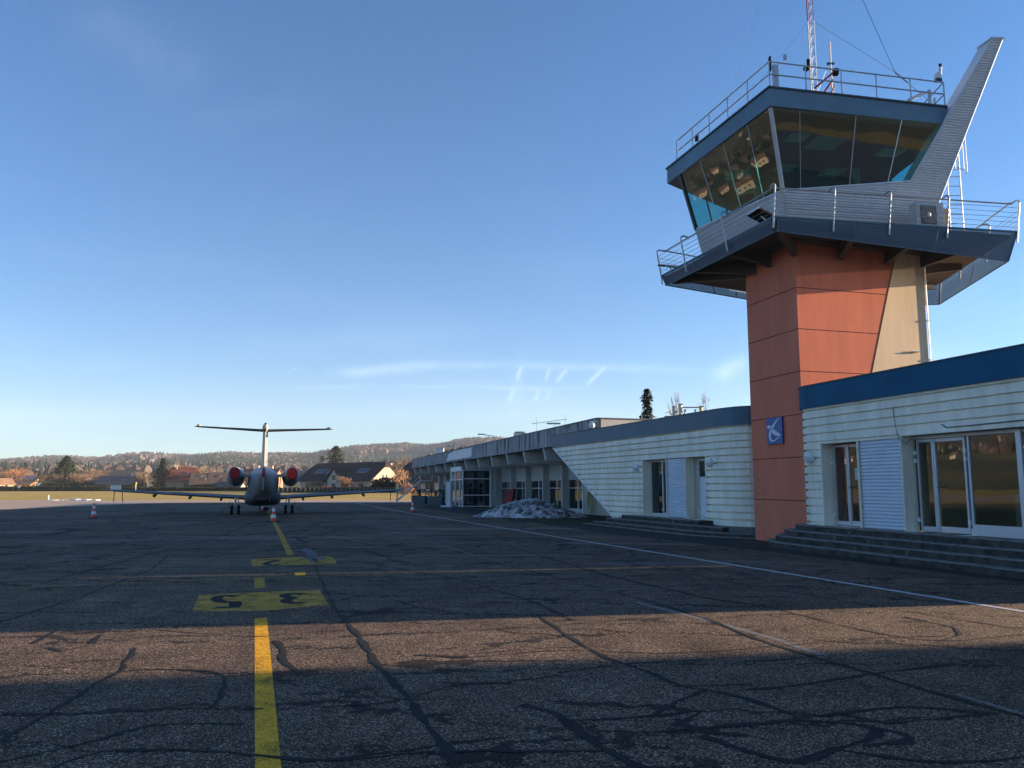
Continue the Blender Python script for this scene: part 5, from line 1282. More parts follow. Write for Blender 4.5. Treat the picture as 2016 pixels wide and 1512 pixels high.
for sx in (-1, 1):
    b = MB(); foil(b, (sx*.85, 1.35, .92), (sx*8.15, .55, 1.36), 2.5, 1.05, .30, .13); foil(b, (sx*8.15, .55, 1.36), (sx*8.5, .2, 1.42), 1.05, .45, .13, .03); w_ = b.build('wing', M_wing, jt, smooth=False, recalc=True)
    for x, l in ((2.3, 1.0), (4.0, .85), (5.9, .7)):
        z = .92+(x-.85)/7.3*.44; b = MB(); loft(b, [(-l-.75+.0, sx*x, z-.12, .02, .02, .02, 2), (-l-.2, sx*x, z-.14, .07, .08, .11, 2), (-.2, sx*x, z-.12, .06, .08, .08, 2), (.4, sx*x, z-.1, .01, .01, .01, 2)], 10); b.build('flap_fairing', M_jet2, jt, smooth=True)
    for x in (7.6, 8.0): 
        b = MB(); z = .92+(x-.85)/7.3*.44; b.tube([(sx*x, -.6, z), (sx*x+(.06 if x < 7.8 else 0)*sx*-1, -.65, z-.62)], .022, 5); b.build('streamer', M_dark, jt)
    # engine: nacelle, exhaust ring, red cover with strap, pylon
    ex = sx*1.50
    b = MB(); loft(b, [(-4.75, ex, 2.33, .30, .32, .34, 2), (-4.2, ex, 2.28, .39, .41, .45, 2), (-3.2, ex, 2.2, .48, .48, .56, 2), (-2.2, ex, 2.18, .49, .48, .58, 2), (-1.4, ex, 2.2, .40, .40, .42, 2)], 24); nc = b.build('engine_nacelle', M_jet, jt, smooth=True, recalc=True)
    b = MB(); loft(b, [(-4.86, ex, 2.33, .24, .27, .33, 2), (-4.78, ex, 2.33, .29, .32, .38, 2), (-4.70, ex, 2.33, .29, .32, .36, 2)], 22); b.build('engine_cover', M_red, nc, smooth=True, recalc=True)
    b = MB(); b.bar((ex, -4.85, 2.0), (ex, -4.7, 1.66), .05, .02); b.build('cover_strap', M_dark, nc)
    b = MB(); b.prism([(sx*.45, -4.3, 2.10), (sx*.45, -2.2, 2.10), (ex-sx*.2, -2.2, 2.14), (ex-sx*.2, -4.3, 2.14)], [(sx*.45, -4.3, 2.26), (sx*.45, -2.2, 2.26), (ex-sx*.2, -2.2, 2.30), (ex-sx*.2, -4.3, 2.30)]); b.build('engine_pylon', M_jet, jt, recalc=True)
    # stabiliser
    b = MB(); foil(b, (0, -6.15, 4.52), (sx*3.25, -7.0, 4.62), 1.25, .72, .16, .08); foil(b, (sx*3.25, -7.0, 4.62), (sx*3.42, -7.3, 4.62), .72, .3, .08, .02); st_ = b.build('tailplane', M_wing, jt, recalc=True)
    b = MB(); loft(b, [(-7.95, sx*3.2, 4.66, .05, .04, .06, 2), (-7.4, sx*3.22, 4.66, .11, .07, .05, 2), (-6.9, sx*3.15, 4.64, .06, .04, .04, 2)], 10); b.build('tip_fairing', M_jet, st_, smooth=True)
    # main gear
    gx = sx*1.50
    b = MB(); b.tube([(gx, -1.1, .95), (gx, -1.1, .25)], .06); b.tube([(gx-sx*.1, -1.1, .95), (gx-sx*.25, -1.1, .5)], .03); b.tube([(gx-.3, -1.1, .26), (gx+.3, -1.1, .26)], .04); lg = b.build('main_gear_leg', M_alu, jt)
    b = MB(); b.bar((gx+sx*.3, -1.15, .35), (gx+sx*.72, -1.15, .28), .04, .04); b.bar((gx+sx*.3, -1.1, .75), (gx+sx*.42, -1.1, .3), .3, .02); b.bar((gx+sx*.72, -1.15, .28), (gx+sx*.8, -1.15, .12), .04, .04); b.build('gear_door', M_jet2, jt)
    for o in (-.19, .19):
        b = MB(); rows = []
        for (x, r_) in ((-.075, .17), (-.075, .235), (-.05, .265), (.05, .265), (.075, .235), (.075, .17)):
            rows.append([(gx+o+x, -1.1+r_*math.cos(a), .265+r_*math.sin(a)) for a in [k*2*math.pi/20 for k in range(20)]])
        b.grid(rows, close=True); b.poly(rows[0]); b.poly(rows[-1]); b.build('main_wheel', M_black, jt)
    b = MB(); b.poly([(sx*.86, 0.0+y, 2.0+z) for y, z in ((-2.6, -.1), (-2.6, .2), (-2.1, .2), (-2.1, -.1))]); b.build('rear_window', M_black, jt)
    b = MB(); b.bar((sx*.90, -2.9, 1.55), (sx*.96, -1.9, 2.15), .02, .28); b.build('service_door', M_jet2, jt)
b = MB(); foil(b, (0, -4.6, 2.6), (0, -6.5, 4.75), 3.0, 1.35, .34, .26, axis='z'); b.build('fin', mat('jet_fin', (.27, .265, .26), .45), jt, recalc=True)
b = MB(); loft(b, [(-8.05, 0, 4.70, .05, .06, .18, 2), (-7.7, 0, 4.68, .13, .14, .34, 2), (-6.6, 0, 4.62, .15, .20, .2, 2), (-5.9, 0, 4.6, .03, .04, .04, 2)], 14); b.build('tail_bullet', M_jet, jt, smooth=True, recalc=True)
b = MB(); b.box((0, -8.02, 4.62), (.10, .05, .42)); b.build('bullet_end', M_black, jt)
b = MB(); b.ball((0, -7.95, 2.30), .12, 10, 8, (.7, .5, 2.0)); b.build('tailcone_cover', M_red, jt)
b = MB(); b.bar((0, -8.02, 2.05), (-.02, -7.9, 1.45), .10, .02); b.bar((.35, -3.95, 1.0), (.38, -3.95, .72), .05, .02); b.build('ribbon', mat('pale_ribbon', (.35, .30, .30), .8), jt)
b = MB(); b.prism([(.3, -6, 2.45), (.12, -6, 2.7), (.12, -3, 2.8), (.3, -3, 2.6)], [(.3, -6, 2.44), (.12, -6, 2.69), (.12, -3, 2.79), (.3, -3, 2.59)]); b.build('dorsal_strake', M_jet, jt)
b = MB(); b.tube([(0, 5.6, 1.1), (0, 5.6, .2)], .05); b.build('nose_gear_leg', M_white, jt)
for o in (-.14, .14):
    b = MB(); rows = []
    for (x, r_) in ((-.06, .12), (-.06, .19), (.06, .19), (.06, .12)): rows.append([(o+x, 5.6+r_*math.cos(a), .2+r_*math.sin(a)) for a in [k*2*math.pi/16 for k in range(16)]])
    b.grid(rows, close=True); b.poly(rows[0]); b.poly(rows[-1]); b.build('nose_wheel', M_black, jt)
t = thing('tow_head', 'small white and black tow coupling at the nose wheel of the jet', 'tow bar', tuple(G(523.5, 1007)), R(17))
b = MB(); b.box((0, 0, .42), (.42, .4, .22)); b.box((0, 0, .66), (.34, .3, .14)); b.build('body', M_white, t)
b = MB(); b.box((0, -.22, .22), (.34, .2, .12)); b.box((0, 0, .1), (.3, .5, .08)); b.build('coupling', M_black, t)
# ---------------------------------------------------------------- hills and forest
from mathutils import noise as NZ
SKY = [(-9000, 500), (-2600, 640), (-1500, 720), (-900, 810), (-400, 875), (-150, 897), (0, 905), (60, 899.5), (130, 897), (190, 901), (250, 893), (290, 889.5), (340, 894), (390, 897.5), (420, 893), (450, 891), (500, 893), (560, 892),
       (610, 894), (660, 885), (700, 879), (760, 876), (800, 874), (830, 877.5), (870, 875), (900, 868), (940, 863.5), (980, 862), (1010, 866), (1080, 880), (1200, 900), (1400, 920), (2600, 925)]
SKA = []
for x, y in SKY:
    d = ray(x, y); SKA.append((math.atan2(d.x, d.y), d.z/math.hypot(d.x, d.y)))
def skyline(az):
    if az <= SKA[0][0]: return SKA[0][1]
    for (a, s), (c, t) in zip(SKA, SKA[1:]):
        if az <= c: k = (az-a)/(c-a); return s+(t-s)*k
    return SKA[-1][1]
def sm(x): x = min(1, max(0, x)); return x*x*(3-2*x)
RR = 1900.0
def hgt(az, r):
    s = skyline(az)
    rise = .10*sm((r-380)/260)+.12*sm((r-620)/250)+.78*sm((r-850)/(RR-850))
    h = (s*RR+H)*rise*1.0
    x, y = r*math.sin(az), r*math.cos(az)
    n = NZ.fractal(Vector((x/420, y/420, 1.3)), .9, 2, 4)
    lim = (s*r+H)
    h = h*(1+.28*n*sm((r-420)/200))
    h = min(h, lim*.985) if r < RR*.97 else h
    if r > RR: h = (s*RR+H)*(1-.35*sm((r-RR)/900))
    return h-7.0*sm((r-500)/900)
def terrain():
    b = MB(); rows = []; rs = [320, 360, 400, 440, 480, 530, 580, 640, 700, 770, 840, 920, 1000, 1090, 1180, 1280, 1380, 1480, 1580, 1680, 1780, 1850, 1900, 1960, 2100, 2300, 2600]
    for r in rs:
        row = []
        for k in range(0, 400):
            az = R(-180+k*360/399); h = hgt(az, r) if r > 320 else -.3
            row.append((r*math.sin(az), r*math.cos(az), h))
        rows.append(row)
    b.grid(rows)
    m = bpy.data.materials.new('hill_fields'); m.use_nodes = True; nt = m.node_tree; N, L = nt.nodes, nt.links; bb = N['Principled BSDF']; bb.inputs['Roughness'].default_value = .95; bb.inputs['Specular IOR Level'].default_value = .1
    g = N.new('ShaderNodeNewGeometry'); n = N.new('ShaderNodeTexNoise'); n.inputs['Scale'].default_value = .006; n.inputs['Detail'].default_value = 8; L.new(g.outputs['Position'], n.inputs['Vector'])
    r = N.new('ShaderNodeValToRGB'); L.new(n.outputs[0], r.inputs[0]); e = r.color_ramp.elements; e[0].position = .4; e[0].color = (.06, .052, .036, 1); e[1].position = .62; e[1].color = (.17, .16, .07, 1); k = e.new(.5); k.color = (.11, .10, .05, 1)
    L.new(r.outputs[0], bb.inputs['Base Color'])
    o = b.build('hills', m, smooth=True); tag(o, kind='structure')
terrain()
def blob(b, x, y, z, w, h, col, con):
    n = 6; a0 = rnd.random()*6; cz = z-1
    if con: rings = [(1.0, .10), (.62, .5), (.0, 1.0)]
    else: rings = [(.55, .0), (1.0, .35), (.85, .72), (.25, 1.0)]
    rows = []
    for r_, t in rings:
        rows.append([(x+w*.5*max(r_, .04)*math.cos(a0+k*6.283/n)*rnd.uniform(.75, 1.2), y+w*.5*max(r_, .04)*math.sin(a0+k*6.283/n)*rnd.uniform(.75, 1.2), cz+h*(t+rnd.uniform(-.06, .06))) for k in range(n)])
    b.col = col; b.grid(rows, close=True)
def forest():
    b = MB(); cnt = 0
    for band, n, a0, a1 in ((0, 15500, -35, 6), (1, 6500, -85, -35), (2, 2600, 100, 175)):
        i = 0
        while i < n:
            az = R(rnd.uniform(a0, a1)); r = 520+1400*math.sqrt(rnd.random()); x, y = r*math.sin(az), r*math.cos(az)
            i += 1
            d = NZ.fractal(Vector((x/260, y/260, 7)), .9, 2, 4); d2 = NZ.fractal(Vector((x/230, y/230, 17)), .9, 2, 3)
            if r < 1500 and d < -.10 - (.06 if r < 900 else 0): continue
            if r < 640 and d < .12: continue
            if band == 1 and r < 800: continue
            con = d2 > .13
            # the dark conifer slopes right of the jet
            azd = math.degrees(az)
            if -14 < azd < -5 and r > 1150 and d2 > -.15: con = True
            if con and rnd.random() < .12: con = False
            if azd < -37 and rnd.random() < .6: con = True
            k = rnd.uniform(.7, 1.3)
            col = (.024*k, .036*k, .026*k) if con else ((.105*k, .078*k, .064*k) if rnd.random() < .8 else (.15*k, .115*k, .09*k))
            h = rnd.uniform(8, 13)*(1.1 if con else .85); w = h*(.55 if con else rnd.uniform(.9, 1.5))
            blob(b, x, y, hgt(az, r), w, h, col, con)
    m = mat('forest_foliage', (1, 1, 1), .95, attr=True, spec=.1, var=.35, vscale=.35)
    tag(b.build('hill_forest', m), kind='stuff', label='bare and evergreen woods covering the distant hills')
forest()

# ---------------------------------------------------------------- trees
def conifer(h, w, n, layers, seed, name, label, loc, bare=.12, droop=.25, col=(.045, .065, .03), flat=False, group=None, cone=1.0, wk=1.55, ls=1.0):
    rg = random.Random(seed); t = thing(name, label, 'tree', loc, rg.uniform(0, 6), group); w *= wk
    b = MB(); b.tube([(0, 0, -.2), (0, 0, h*.5), (0, 0, h*.97)], w*.045+.05, 7, r2=.03); b.build('trunk', mat('bark', (.09, .065, .05), .95), t)
    b = MB()
    for i in range(n):
        f = rg.random()**(1.15); z = h*(bare+(1-bare)*f)
        lay = math.floor(f*layers)/layers; wob = 1+.25*math.sin(lay*37+seed)+.15*math.sin(lay*91)
        rad = w*.5*((1-f)**cone*.95+.05)*wob
        fl = (f*layers) % 1; rad *= 1-.45*fl
        a = rg.uniform(0, 6.283); a = a if rg.random() < .35 else round(a*4.5)/4.5+rg.gauss(0, .13)
        rr_ = rad*math.sqrt(rg.uniform(.15, 1)); c = Vector((rr_*math.cos(a), rr_*math.sin(a), z-droop*rr_*.8))
        s = (h*.045+.12)*ls*rg.uniform(.5, 1.2); d = Vector((math.cos(a)+rg.gauss(0, .5), math.sin(a)+rg.gauss(0, .5), -droop+rg.gauss(0, .35))).normalized()
        e = d.cross(Vector((0, 0, 1))).normalized()*s*.45; k = rg.uniform(.55, 1.35)
        b.poly([c-e, c+d*s, c+e, c-d*s*.5], (k*rg.uniform(.9, 1.1), k, k*rg.uniform(.8, 1.1)))
    b.build('crown', mat('needles_%g' % col[1], col, .9, attr=True, spec=.15), t); return t
def bare_tree(h, w, seed, name, label, loc, col=(.20, .13, .085), n=900, trunk_h=.25, group=None, twig=.30, tcol=(.07, .05, .04)):
    rg = random.Random(seed); t = thing(name, label, 'tree', loc, 0, group)
    b = MB(); tips = []
    def br(p, d, l, r, lev):
        q = p+d*l; b.tube([p, q], r, 5, r2=r*.65, caps=False)
        if lev == 0: tips.append((q, d)); return
        for _ in range(3 if lev > 1 else 3):
            dd = (d+Vector((rg.gauss(0, .55), rg.gauss(0, .55), rg.gauss(.12, .3)))).normalized(); br(q, dd, l*rg.uniform(.6, .82), r*.6, lev-1)
        tips.append((q, d))
    l0 = h*trunk_h; br(Vector((0, 0, -.1)), Vector((rg.gauss(0, .06), rg.gauss(0, .06), 1)).normalized(), l0, h*.022+.03, 4)
    b.build('trunk', mat('bare_bark_%g' % tcol[0], tcol, .95), t)
    b = MB(); zmax = max(p.z for p, _ in tips); wx = max(1e-3, max(math.hypot(p.x, p.y) for p, _ in tips))
    for i in range(n):
        p, d = tips[rg.randrange(len(tips))]
        c = p+Vector((rg.gauss(0, w*.06), rg.gauss(0, w*.06), rg.gauss(0, h*.05)))
        dd = (d+Vector((rg.gauss(0, .7), rg.gauss(0, .7), rg.gauss(.3, .5)))).normalized(); s = twig*rg.uniform(.6, 1.5); e = dd.orthogonal().normalized()*s*.07; k = rg.uniform(.6, 1.4)
        b.poly([c-e, c+dd*s, c+e], (k, k, k))
    cr = b.build('crown', mat('twigs_%g_%g' % (col[0], col[1]), col, .95, attr=True, spec=.1), t)
    sc = Vector((w*.5/wx, w*.5/wx, h/zmax))
    t.scale = sc
    return t
def bush(label, loc, rx, ry, rz_, col, n=500, seed=1, name='bush', cat='bush', group=None, leafs=.16):
    rg = random.Random(seed); t = thing(name, label, cat, loc, 0, group); b = MB()
    for _ in range(n):
        a, z = rg.uniform(0, 6.28), rg.uniform(-.1, 1); r = math.sqrt(max(0, 1-z*z))*rg.uniform(.55, 1.0)
        c = Vector((rx*r*math.cos(a)*rg.uniform(.8, 1.1), ry*r*math.sin(a), rz_*z*rg.uniform(.7, 1.08)+.05)); d = Vector((rg.gauss(0, 1), rg.gauss(0, 1), rg.gauss(.6, 1))).normalized(); e = d.orthogonal().normalized(); s = leafs*rg.uniform(.6, 1.5)
        k = rg.uniform(.6, 1.4); b.poly([c-e*s*.5, c+d*s*1.6, c+e*s*.5], (k, k, k))
    b.build('foliage', mat('bushleaf_%g_%g' % (col[0], col[1]), col, .95, attr=True, spec=.1), t); return t
def gp(px, Y): d = ray(px, 950); return (d.x*Y/d.y, Y, 0)
def hz(px, y, Y): return AT(px, y, Y).z
Yt = 262
for (x, yt, w, Y, lab, n, cone) in ((129, 898, 13.0, 262, 'big broad dark spruce on the left beyond the field', 3400, .75), (319, 902, 7.2, 255, 'tall spruce with a pointed top just left of the parked jet', 2400, .8),
                     (14, 922, 6, 300, 'small dark conifer at the left edge of the photo', 700, .6), (47, 910, 5, 330, 'thin dark conifer above the orange bare tree', 600, .9), (77, 929, 5, 285, 'small dark conifer between the orange tree and the broad spruce', 700, .8)):
    p = gp(x, Y); conifer(hz(x, yt, Y), w, int(n*1.5), 16, int(x), 'spruce_tree', lab, p, bare=.06, cone=cone, group='conifers beyond the field')
p = gp(660, 262); conifer(hz(660, 878.5, 262), 9.5, 2400, 9, 66, 'cedar_tree', 'tall cedar with layered crown rising behind the long roofed house', p, bare=.1, droop=.0, cone=.42, col=(.065, .085, .04), wk=1.3)
p = gp(632, 268); conifer(hz(632, 898, 268), 4.5, 500, 7, 67, 'cedar_tree', 'small dark conifer just left of the tall cedar behind the roof', p, bare=.1, droop=.0, cone=.42)
d = AT(1273, 765, 58); conifer(d.z, 1.05, 3600, 30, 5, 'cypress_tree', 'narrow dark columnar conifer behind the roof of the left building', (d.x, d.y, 0), bare=.02, droop=.35, cone=.22, col=(.035, .042, .02), wk=1.25, ls=.42)
for x, Y, yt, w, sd_, lab in ((1335, 88, 770, 3.6, 3, 'left one of two thin leafless birches behind the blue roof band'), (1383, 88, 766, 3.4, 8, 'right one of two thin leafless birches behind the blue roof band')):
    d = AT(x, yt, Y); bare_tree(d.z, w, sd_, 'bare_birch', lab, (d.x, d.y, 0), col=(.42, .34, .30), n=200, trunk_h=.30, group='leafless birches', twig=.18, tcol=(.30, .25, .22))
BT = [(37, 926, 8.5, 252, (.32, .165, .085), 'orange leafed bare tree with forked trunk at the left'), (100, 938, 6, 250, (.16, .10, .07), 'low brown bare tree at the left foot of the broad spruce'),
      (150, 936, 7, 256, (.17, .11, .08), 'brown bare tree at the right foot of the broad spruce'), (178, 928, 9, 300, (.19, .125, .085), 'wide brown bare tree between broad spruce and dark houses'),
      (205, 924, 8, 310, (.21, .14, .10), 'taller pinkish bare tree right of the broad spruce'), (288, 930, 6, 250, (.24, .16, .10), 'bare tree with pale trunk just left of the pointed spruce'),
      (333, 918, 6, 300, (.21, .14, .09), 'bare tree showing behind the pointed spruce'), (352, 916, 7, 320, (.25, .15, .08), 'reddish bare tree above the red roofed house'),
      (393, 922, 7, 330, (.10, .09, .05), 'dark rounded tree right of the red roof'), (407, 920, 6, 322, (.26, .17, .09), 'golden bare tree left of the tail of the jet'), (418, 924, 5, 318, (.22, .14, .09), 'small golden bare tree nearest the left engine'),
      (672, 942, 4.2, 205, (.17, .11, .08), 'small bare tree before the middle gable of the long house'), (795, 929, 4.2, 170, (.30, .18, .11), 'pale red bare tree before the far end of the terminal'),
      (775, 908, 10, 300, (.15, .10, .07), 'dark bare tree between the two big roofs'), (800, 905, 9, 320, (.17, .115, .08), 'bare tree behind the right hand roof'), (627, 952, 4, 208, (.20, .15, .11), 'thin grey bush tree before the left half of the long house'),
      (12, 930, 7, 290, (.22, .13, .08), 'brown bare tree at the left edge'), (65, 935, 6, 300, (.17, .11, .08), 'brown bare tree behind the small dark conifer'), (238, 926, 7, 350, (.18, .12, .09), 'bare tree behind the upper dark roof'),
      (455, 928, 6, 300, (.20, .14, .10), 'bare tree behind the roofs left of the fin')]
for i, (x, yt, w, Y, c, lab) in enumerate(BT):
    bare_tree(hz(x, yt, Y), w, 100+i, 'bare_tree', lab, gp(x, Y), col=c, n=620, group='bare trees beyond the field', twig=.42)
for i, (x, Y, rx, rz_, c, lab) in enumerate(((802, 150, 1.7, 2.0, (.26, .13, .07), 'round russet bush right of the tip of the jet wing'), (640, 203, 2.6, 1.5, (.17, .07, .05), 'dark red bush before the left half of the long house'), (615, 203, 2.4, 1.3, (.20, .09, .06), 'red brown bush left of the dark red bush'),
                      (690, 200, 3.4, 1.5, (.26, .14, .09), 'wide russet bush before the middle gable of the long house'), (712, 201, 2.4, 1.0, (.22, .12, .08), 'low russet bush right of the middle gable'), (592, 201, 3.0, 1.1, (.28, .16, .10), 'pale russet bush beside the right engine of the jet'),
                      (660, 202, 2.2, 1.0, (.2, .1, .07), 'small red bush between the dark red and the wide russet bush'), (270, 248, 2.2, 1.6, (.12, .11, .05), 'green brown bush left of the pointed spruce'))):
    bush(lab, gp(x, Y), rx, rx*.7, rz_, c, 700, 50+i, group='bushes along the hedge')

# hedges and fence along the far edge of the field
def hedge(name, label, pts, h, w, col, n, seed, group='hedges beyond the field'):
    rg = random.Random(seed); b = MB(); P = [Vector(gp(*p)) for p in pts]; seg = [(a, c, (c-a).length) for a, c in zip(P, P[1:])]; tot = sum(s[2] for s in seg)
    for _ in range(n):
        u = rg.uniform(0, tot)
        for a, c, l in seg:
            if u <= l: break
            u -= l
        p = a.lerp(c, min(1, u/l)); hh = h*(1+.22*NZ.noise(Vector((p.x*.25, p.y*.25, seed))))
        q = p+Vector((rg.uniform(-.2, .2), rg.uniform(-w, w)*.5, hh*rg.uniform(0, 1))); d = Vector((rg.gauss(0, 1), rg.gauss(0, 1), rg.gauss(.3, 1))).normalized(); e = d.orthogonal().normalized(); s = rg.uniform(.25, .6); k = rg.uniform(.6, 1.4)
        b.poly([q-e*s*.6, q+d*s, q+e*s*.6], (k, k, k))
    t = thing(name, label, 'hedge', tuple(P[0]), 0, group); b.build('foliage', mat('hedge_%g' % col[1], col, .95, attr=True, spec=.1), t, world=True)
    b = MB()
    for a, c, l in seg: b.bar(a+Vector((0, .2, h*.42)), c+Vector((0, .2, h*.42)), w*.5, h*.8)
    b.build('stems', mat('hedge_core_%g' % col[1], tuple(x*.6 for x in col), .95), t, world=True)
hedge('hedge', 'long dark clipped hedge along the far edge of the field at the far left', [(-60, 232), (60, 236), (214, 240)], 1.35, 1.2, (.028, .036, .018), 5200, 1)
hedge('hedge', 'low dark clipped hedge along the far edge of the field behind the jet', [(250, 241), (340, 242), (505, 244)], 1.0, 1.2, (.028, .036, .018), 4200, 9)
hedge('hedge', 'taller dark hedge between the broad spruce and the dark houses', [(84, 246), (180, 248)], 2.3, 1.5, (.035, .045, .02), 1800, 2)
hedge('hedge', 'dark hedge before the long roofed house right of the jet', [(545, 198), (650, 197), (740, 195), (832, 190)], 1.1, 1.2, (.032, .04, .02), 5000, 3)
hedge('hedge', 'high dark clipped hedge before the lit gable of the long house', [(733, 200), (782, 196)], 3.1, 1.4, (.04, .03, .02), 1500, 4)
fc = thing('wire_fence', 'low wire fence with thin posts before the hedge at the far edge of the field', 'fence', gp(540, 194))
b = MB()
for k in range(34):
    p = Vector(gp(540+k*8.8, 194-k*.12)); b.tube([p, p+Vector((0, 0, 1.15))], .035, 4)
b.build('post', mat('pale_post', (.30, .30, .26), .8), fc, world=True)
b = MB()
for z in (.4, .8, 1.1): b.tube([Vector(gp(540, 194))+Vector((0, 0, z)), Vector(gp(832, 190))+Vector((0, 0, z))], .012, 3)
b.build('wire', M_steel, fc, world=True)

# ---------------------------------------------------------------- houses
def house(name, label, c, rz, w, d, hw, hr, wallc, roofc, hip=0.0, over=.5, wins=(), chim=(), garage=None, group='houses beyond the field', shed=None):
    """local frame: ridge along x; front is -y"""
    t = thing(name, label, 'house', (c[0], c[1], c[2] if len(c) > 2 else 0), rz, group)
    MW = mat('wall_%g_%g_%g' % wallc, wallc, .9, var=.08, vscale=.6); MR = mat('roof_%g_%g_%g' % roofc, roofc, .85, var=.3, vscale=1.4, bump=.5, bscale=9)
    b = MB(); X, Y_ = w/2, d/2
    b.prism([(-X, -Y_, 0), (X, -Y_, 0), (X, Y_, 0), (-X, Y_, 0)], [(-X, -Y_, hw), (X, -Y_, hw), (X, Y_, hw), (-X, Y_, hw)])
    if hip < 1:
        zt = hw+(hr-hw)*(1-hip)*.96; yy = Y_*(1-(zt-hw)/(hr-hw))
        for s in (-1, 1): b.poly([(s*X, -Y_, hw), (s*X, Y_, hw), (s*X, yy, zt), (s*X, -yy, zt)])
    b.build('wall', MW, t)
    o = over; zo = hw-(hr-hw)*o/(Y_); hx = hip*Y_*1.0
    b = MB(); th = .18
    zt = hw+(hr-hw)*(1-hip); yt = (Y_)*(hip)
    for dz in (0, -th):
        z = dz
        A = (-X-o, -Y_-o, zo+z); B = (X+o, -Y_-o, zo+z); Cc = (X+o, -yt, zt+z); D = (X+o-hx*1.1, 0, hr+z); E_ = (-X-o+hx*1.1, 0, hr+z); Fp = (-X-o, -yt, zt+z)
        b.poly([A, B, Cc, D, E_, Fp]); A2 = (X+o, Y_+o, zo+z); B2 = (-X-o, Y_+o, zo+z); C2 = (-X-o, yt, zt+z); F2 = (X+o, yt, zt+z); b.poly([A2, B2, C2, E_, D, F2])
        if hip > 0: b.poly([Cc, F2, D]); b.poly([Fp, E_, C2])
    up = [(-X-o, -Y_-o, zo), (X+o, -Y_-o, zo), (X+o, -yt, zt), (X+o, yt, zt), (X+o, Y_+o, zo), (-X-o, Y_+o, zo), (-X-o, yt, zt), (-X-o, -yt, zt)]
    for i in range(8): a, c2 = up[i], up[(i+1) % 8]; b.poly([a, c2, (c2[0], c2[1], c2[2]-th), (a[0], a[1], a[2]-th)])
    rf = b.build('roof', MR, t)
    for (x, y, ww, hh) in chim:
        k = MB(); zr = hr-(hr-hw)*abs(y)/Y_; k.box((x, y, zr+.3), (ww, ww, hh+.8)); k.box((x, y, zr+.75+hh*.5), (ww+.15, ww+.15, .1)); k.build('chimney', mat('chimney_cream', (.55, .48, .38), .8), rf)
    for (face, u, z0, ww, hh) in wins:
        f = MB(); g = MB()
        if face == 'f': f.box((u, -Y_-.01, z0+hh/2), (ww+.16, .08, hh+.16)); g.box((u, -Y_-.03, z0+hh/2), (ww, .08, hh))
        elif face == 'r': f.box((X+.01, u, z0+hh/2), (.08, ww+.16, hh+.16)); g.box((X+.03, u, z0+hh/2), (.08, ww, hh))
        elif face == 's':   # skylight on the front roof slope, u along, z0 height
            yy = -Y_*(1-(z0-hw)/(hr-hw)); sl_ = Vector((0, Y_, hr-hw)).normalized(); nn = Vector((0, -sl_.z, sl_.y)); cc = Vector((u, yy, z0))+nn*.05
            f.box(cc, (ww+.15, hh+.15, .1), U=Vector((1, 0, 0)), V=sl_, W=nn); g.box(cc+nn*.03, (ww, hh, .1), U=Vector((1, 0, 0)), V=sl_, W=nn)
        wf = f.build('window' if face != 's' else 'skylight', mat('window_frame_white', (.55, .54, .5), .7) if face != 's' else mat('skylight_frame', (.50, .50, .49), .6), t); g.build('pane', mat('far_window', (.03, .035, .045), .15), wf)
    if garage:
        k = MB(); k.box((garage[0], -Y_-.04, garage[2]/2), (garage[1], .1, garage[2])); tag(k.build('garage_door', M_white, t), 'white garage door')
    return t
DKR, BRR, RDR, GYR = (.065, .045, .040), (.17, .115, .085), (.20, .075, .05), (.20, .165, .135)
CRM, OCH, DWD = (.50, .42, .33), (.58, .38, .18), (.05, .04, .035)
def hp(px, Y, z=0): g = gp(px, Y); return (g[0], g[1], z)
house('low_house', 'low sunlit ochre house with pale roof at the left edge', hp(30, 285), R(8), 13, 7, 2.3, 3.9, OCH, (.30, .19, .12), 0, wins=(('f', -3, .9, 1, 1), ('f', 1.5, .9, 1.2, 1)))
house('low_house', 'small lit cabin with white gable at the far left', hp(5, 275), R(60), 5, 5, 2.4, 4.2, (.5, .4, .28), (.26, .16, .1), 0, wins=(('f', 0, 1, 1, 1),))
house('low_house', 'small house with bluish roof behind the orange bare tree', hp(55, 295), R(12), 6, 6, 3.2, 5.2, (.6, .45, .3), (.16, .17, .2), 0, wins=(('f', 0, 1, 1, 1),))
house('garage_house', 'dark timber house with grey roof and a white garage door', hp(231, 252), R(14), 9.6, 7, 2.4, 4.7, DWD, GYR, .0, garage=(.4, 3.1, 2.0), wins=(('s', 1.4, 3.7, .7, .6), ('s', 2.6, 3.7, .7, .6)), chim=((4.2, .3, .6, .7),))
house('dark_house', 'dark timber house with grey roof and two skylights joined right of the garage house', hp(262, 254), R(14), 5.2, 6.5, 2.6, 4.8, DWD, GYR, 0, wins=(('s', -.5, 3.8, .6, .5), ('s', .6, 3.8, .6, .5), ('f', -1.4, 1.2, .8, .9), ('f', 1.0, 1.2, .8, .9)), chim=((2.3, .2, .6, .6),))
house('dark_house', 'higher dark roof behind the garage house', hp(253, 268), R(12), 10.5, 8, 4.2, 6.9, (.1, .08, .07), (.10, .095, .085), .35, chim=())
house('low_house', 'small pale house half hidden by bare trees left of the garage house', hp(190, 270), R(5), 11, 6, 1.8, 3.6, (.35, .25, .2), (.20, .14, .11), 0, wins=(('f', 3, .8, 1.4, .6),))
house('red_roofed_house', 'house with a wide red tile roof behind the pointed spruce', hp(360, 258), R(16), 9.2, 8, 3.5, 7.6, (.46, .30, .20), RDR, .4, wins=(('s', 1.0, 5.6, 1.0, .7), ('f', 1.5, 1.0, 1.6, 1.6), ('r', 0, 1.0, 1.4, 1.6)), chim=((-2.8, .4, .7, .8), (-2.0, -.6, .5, .9)))
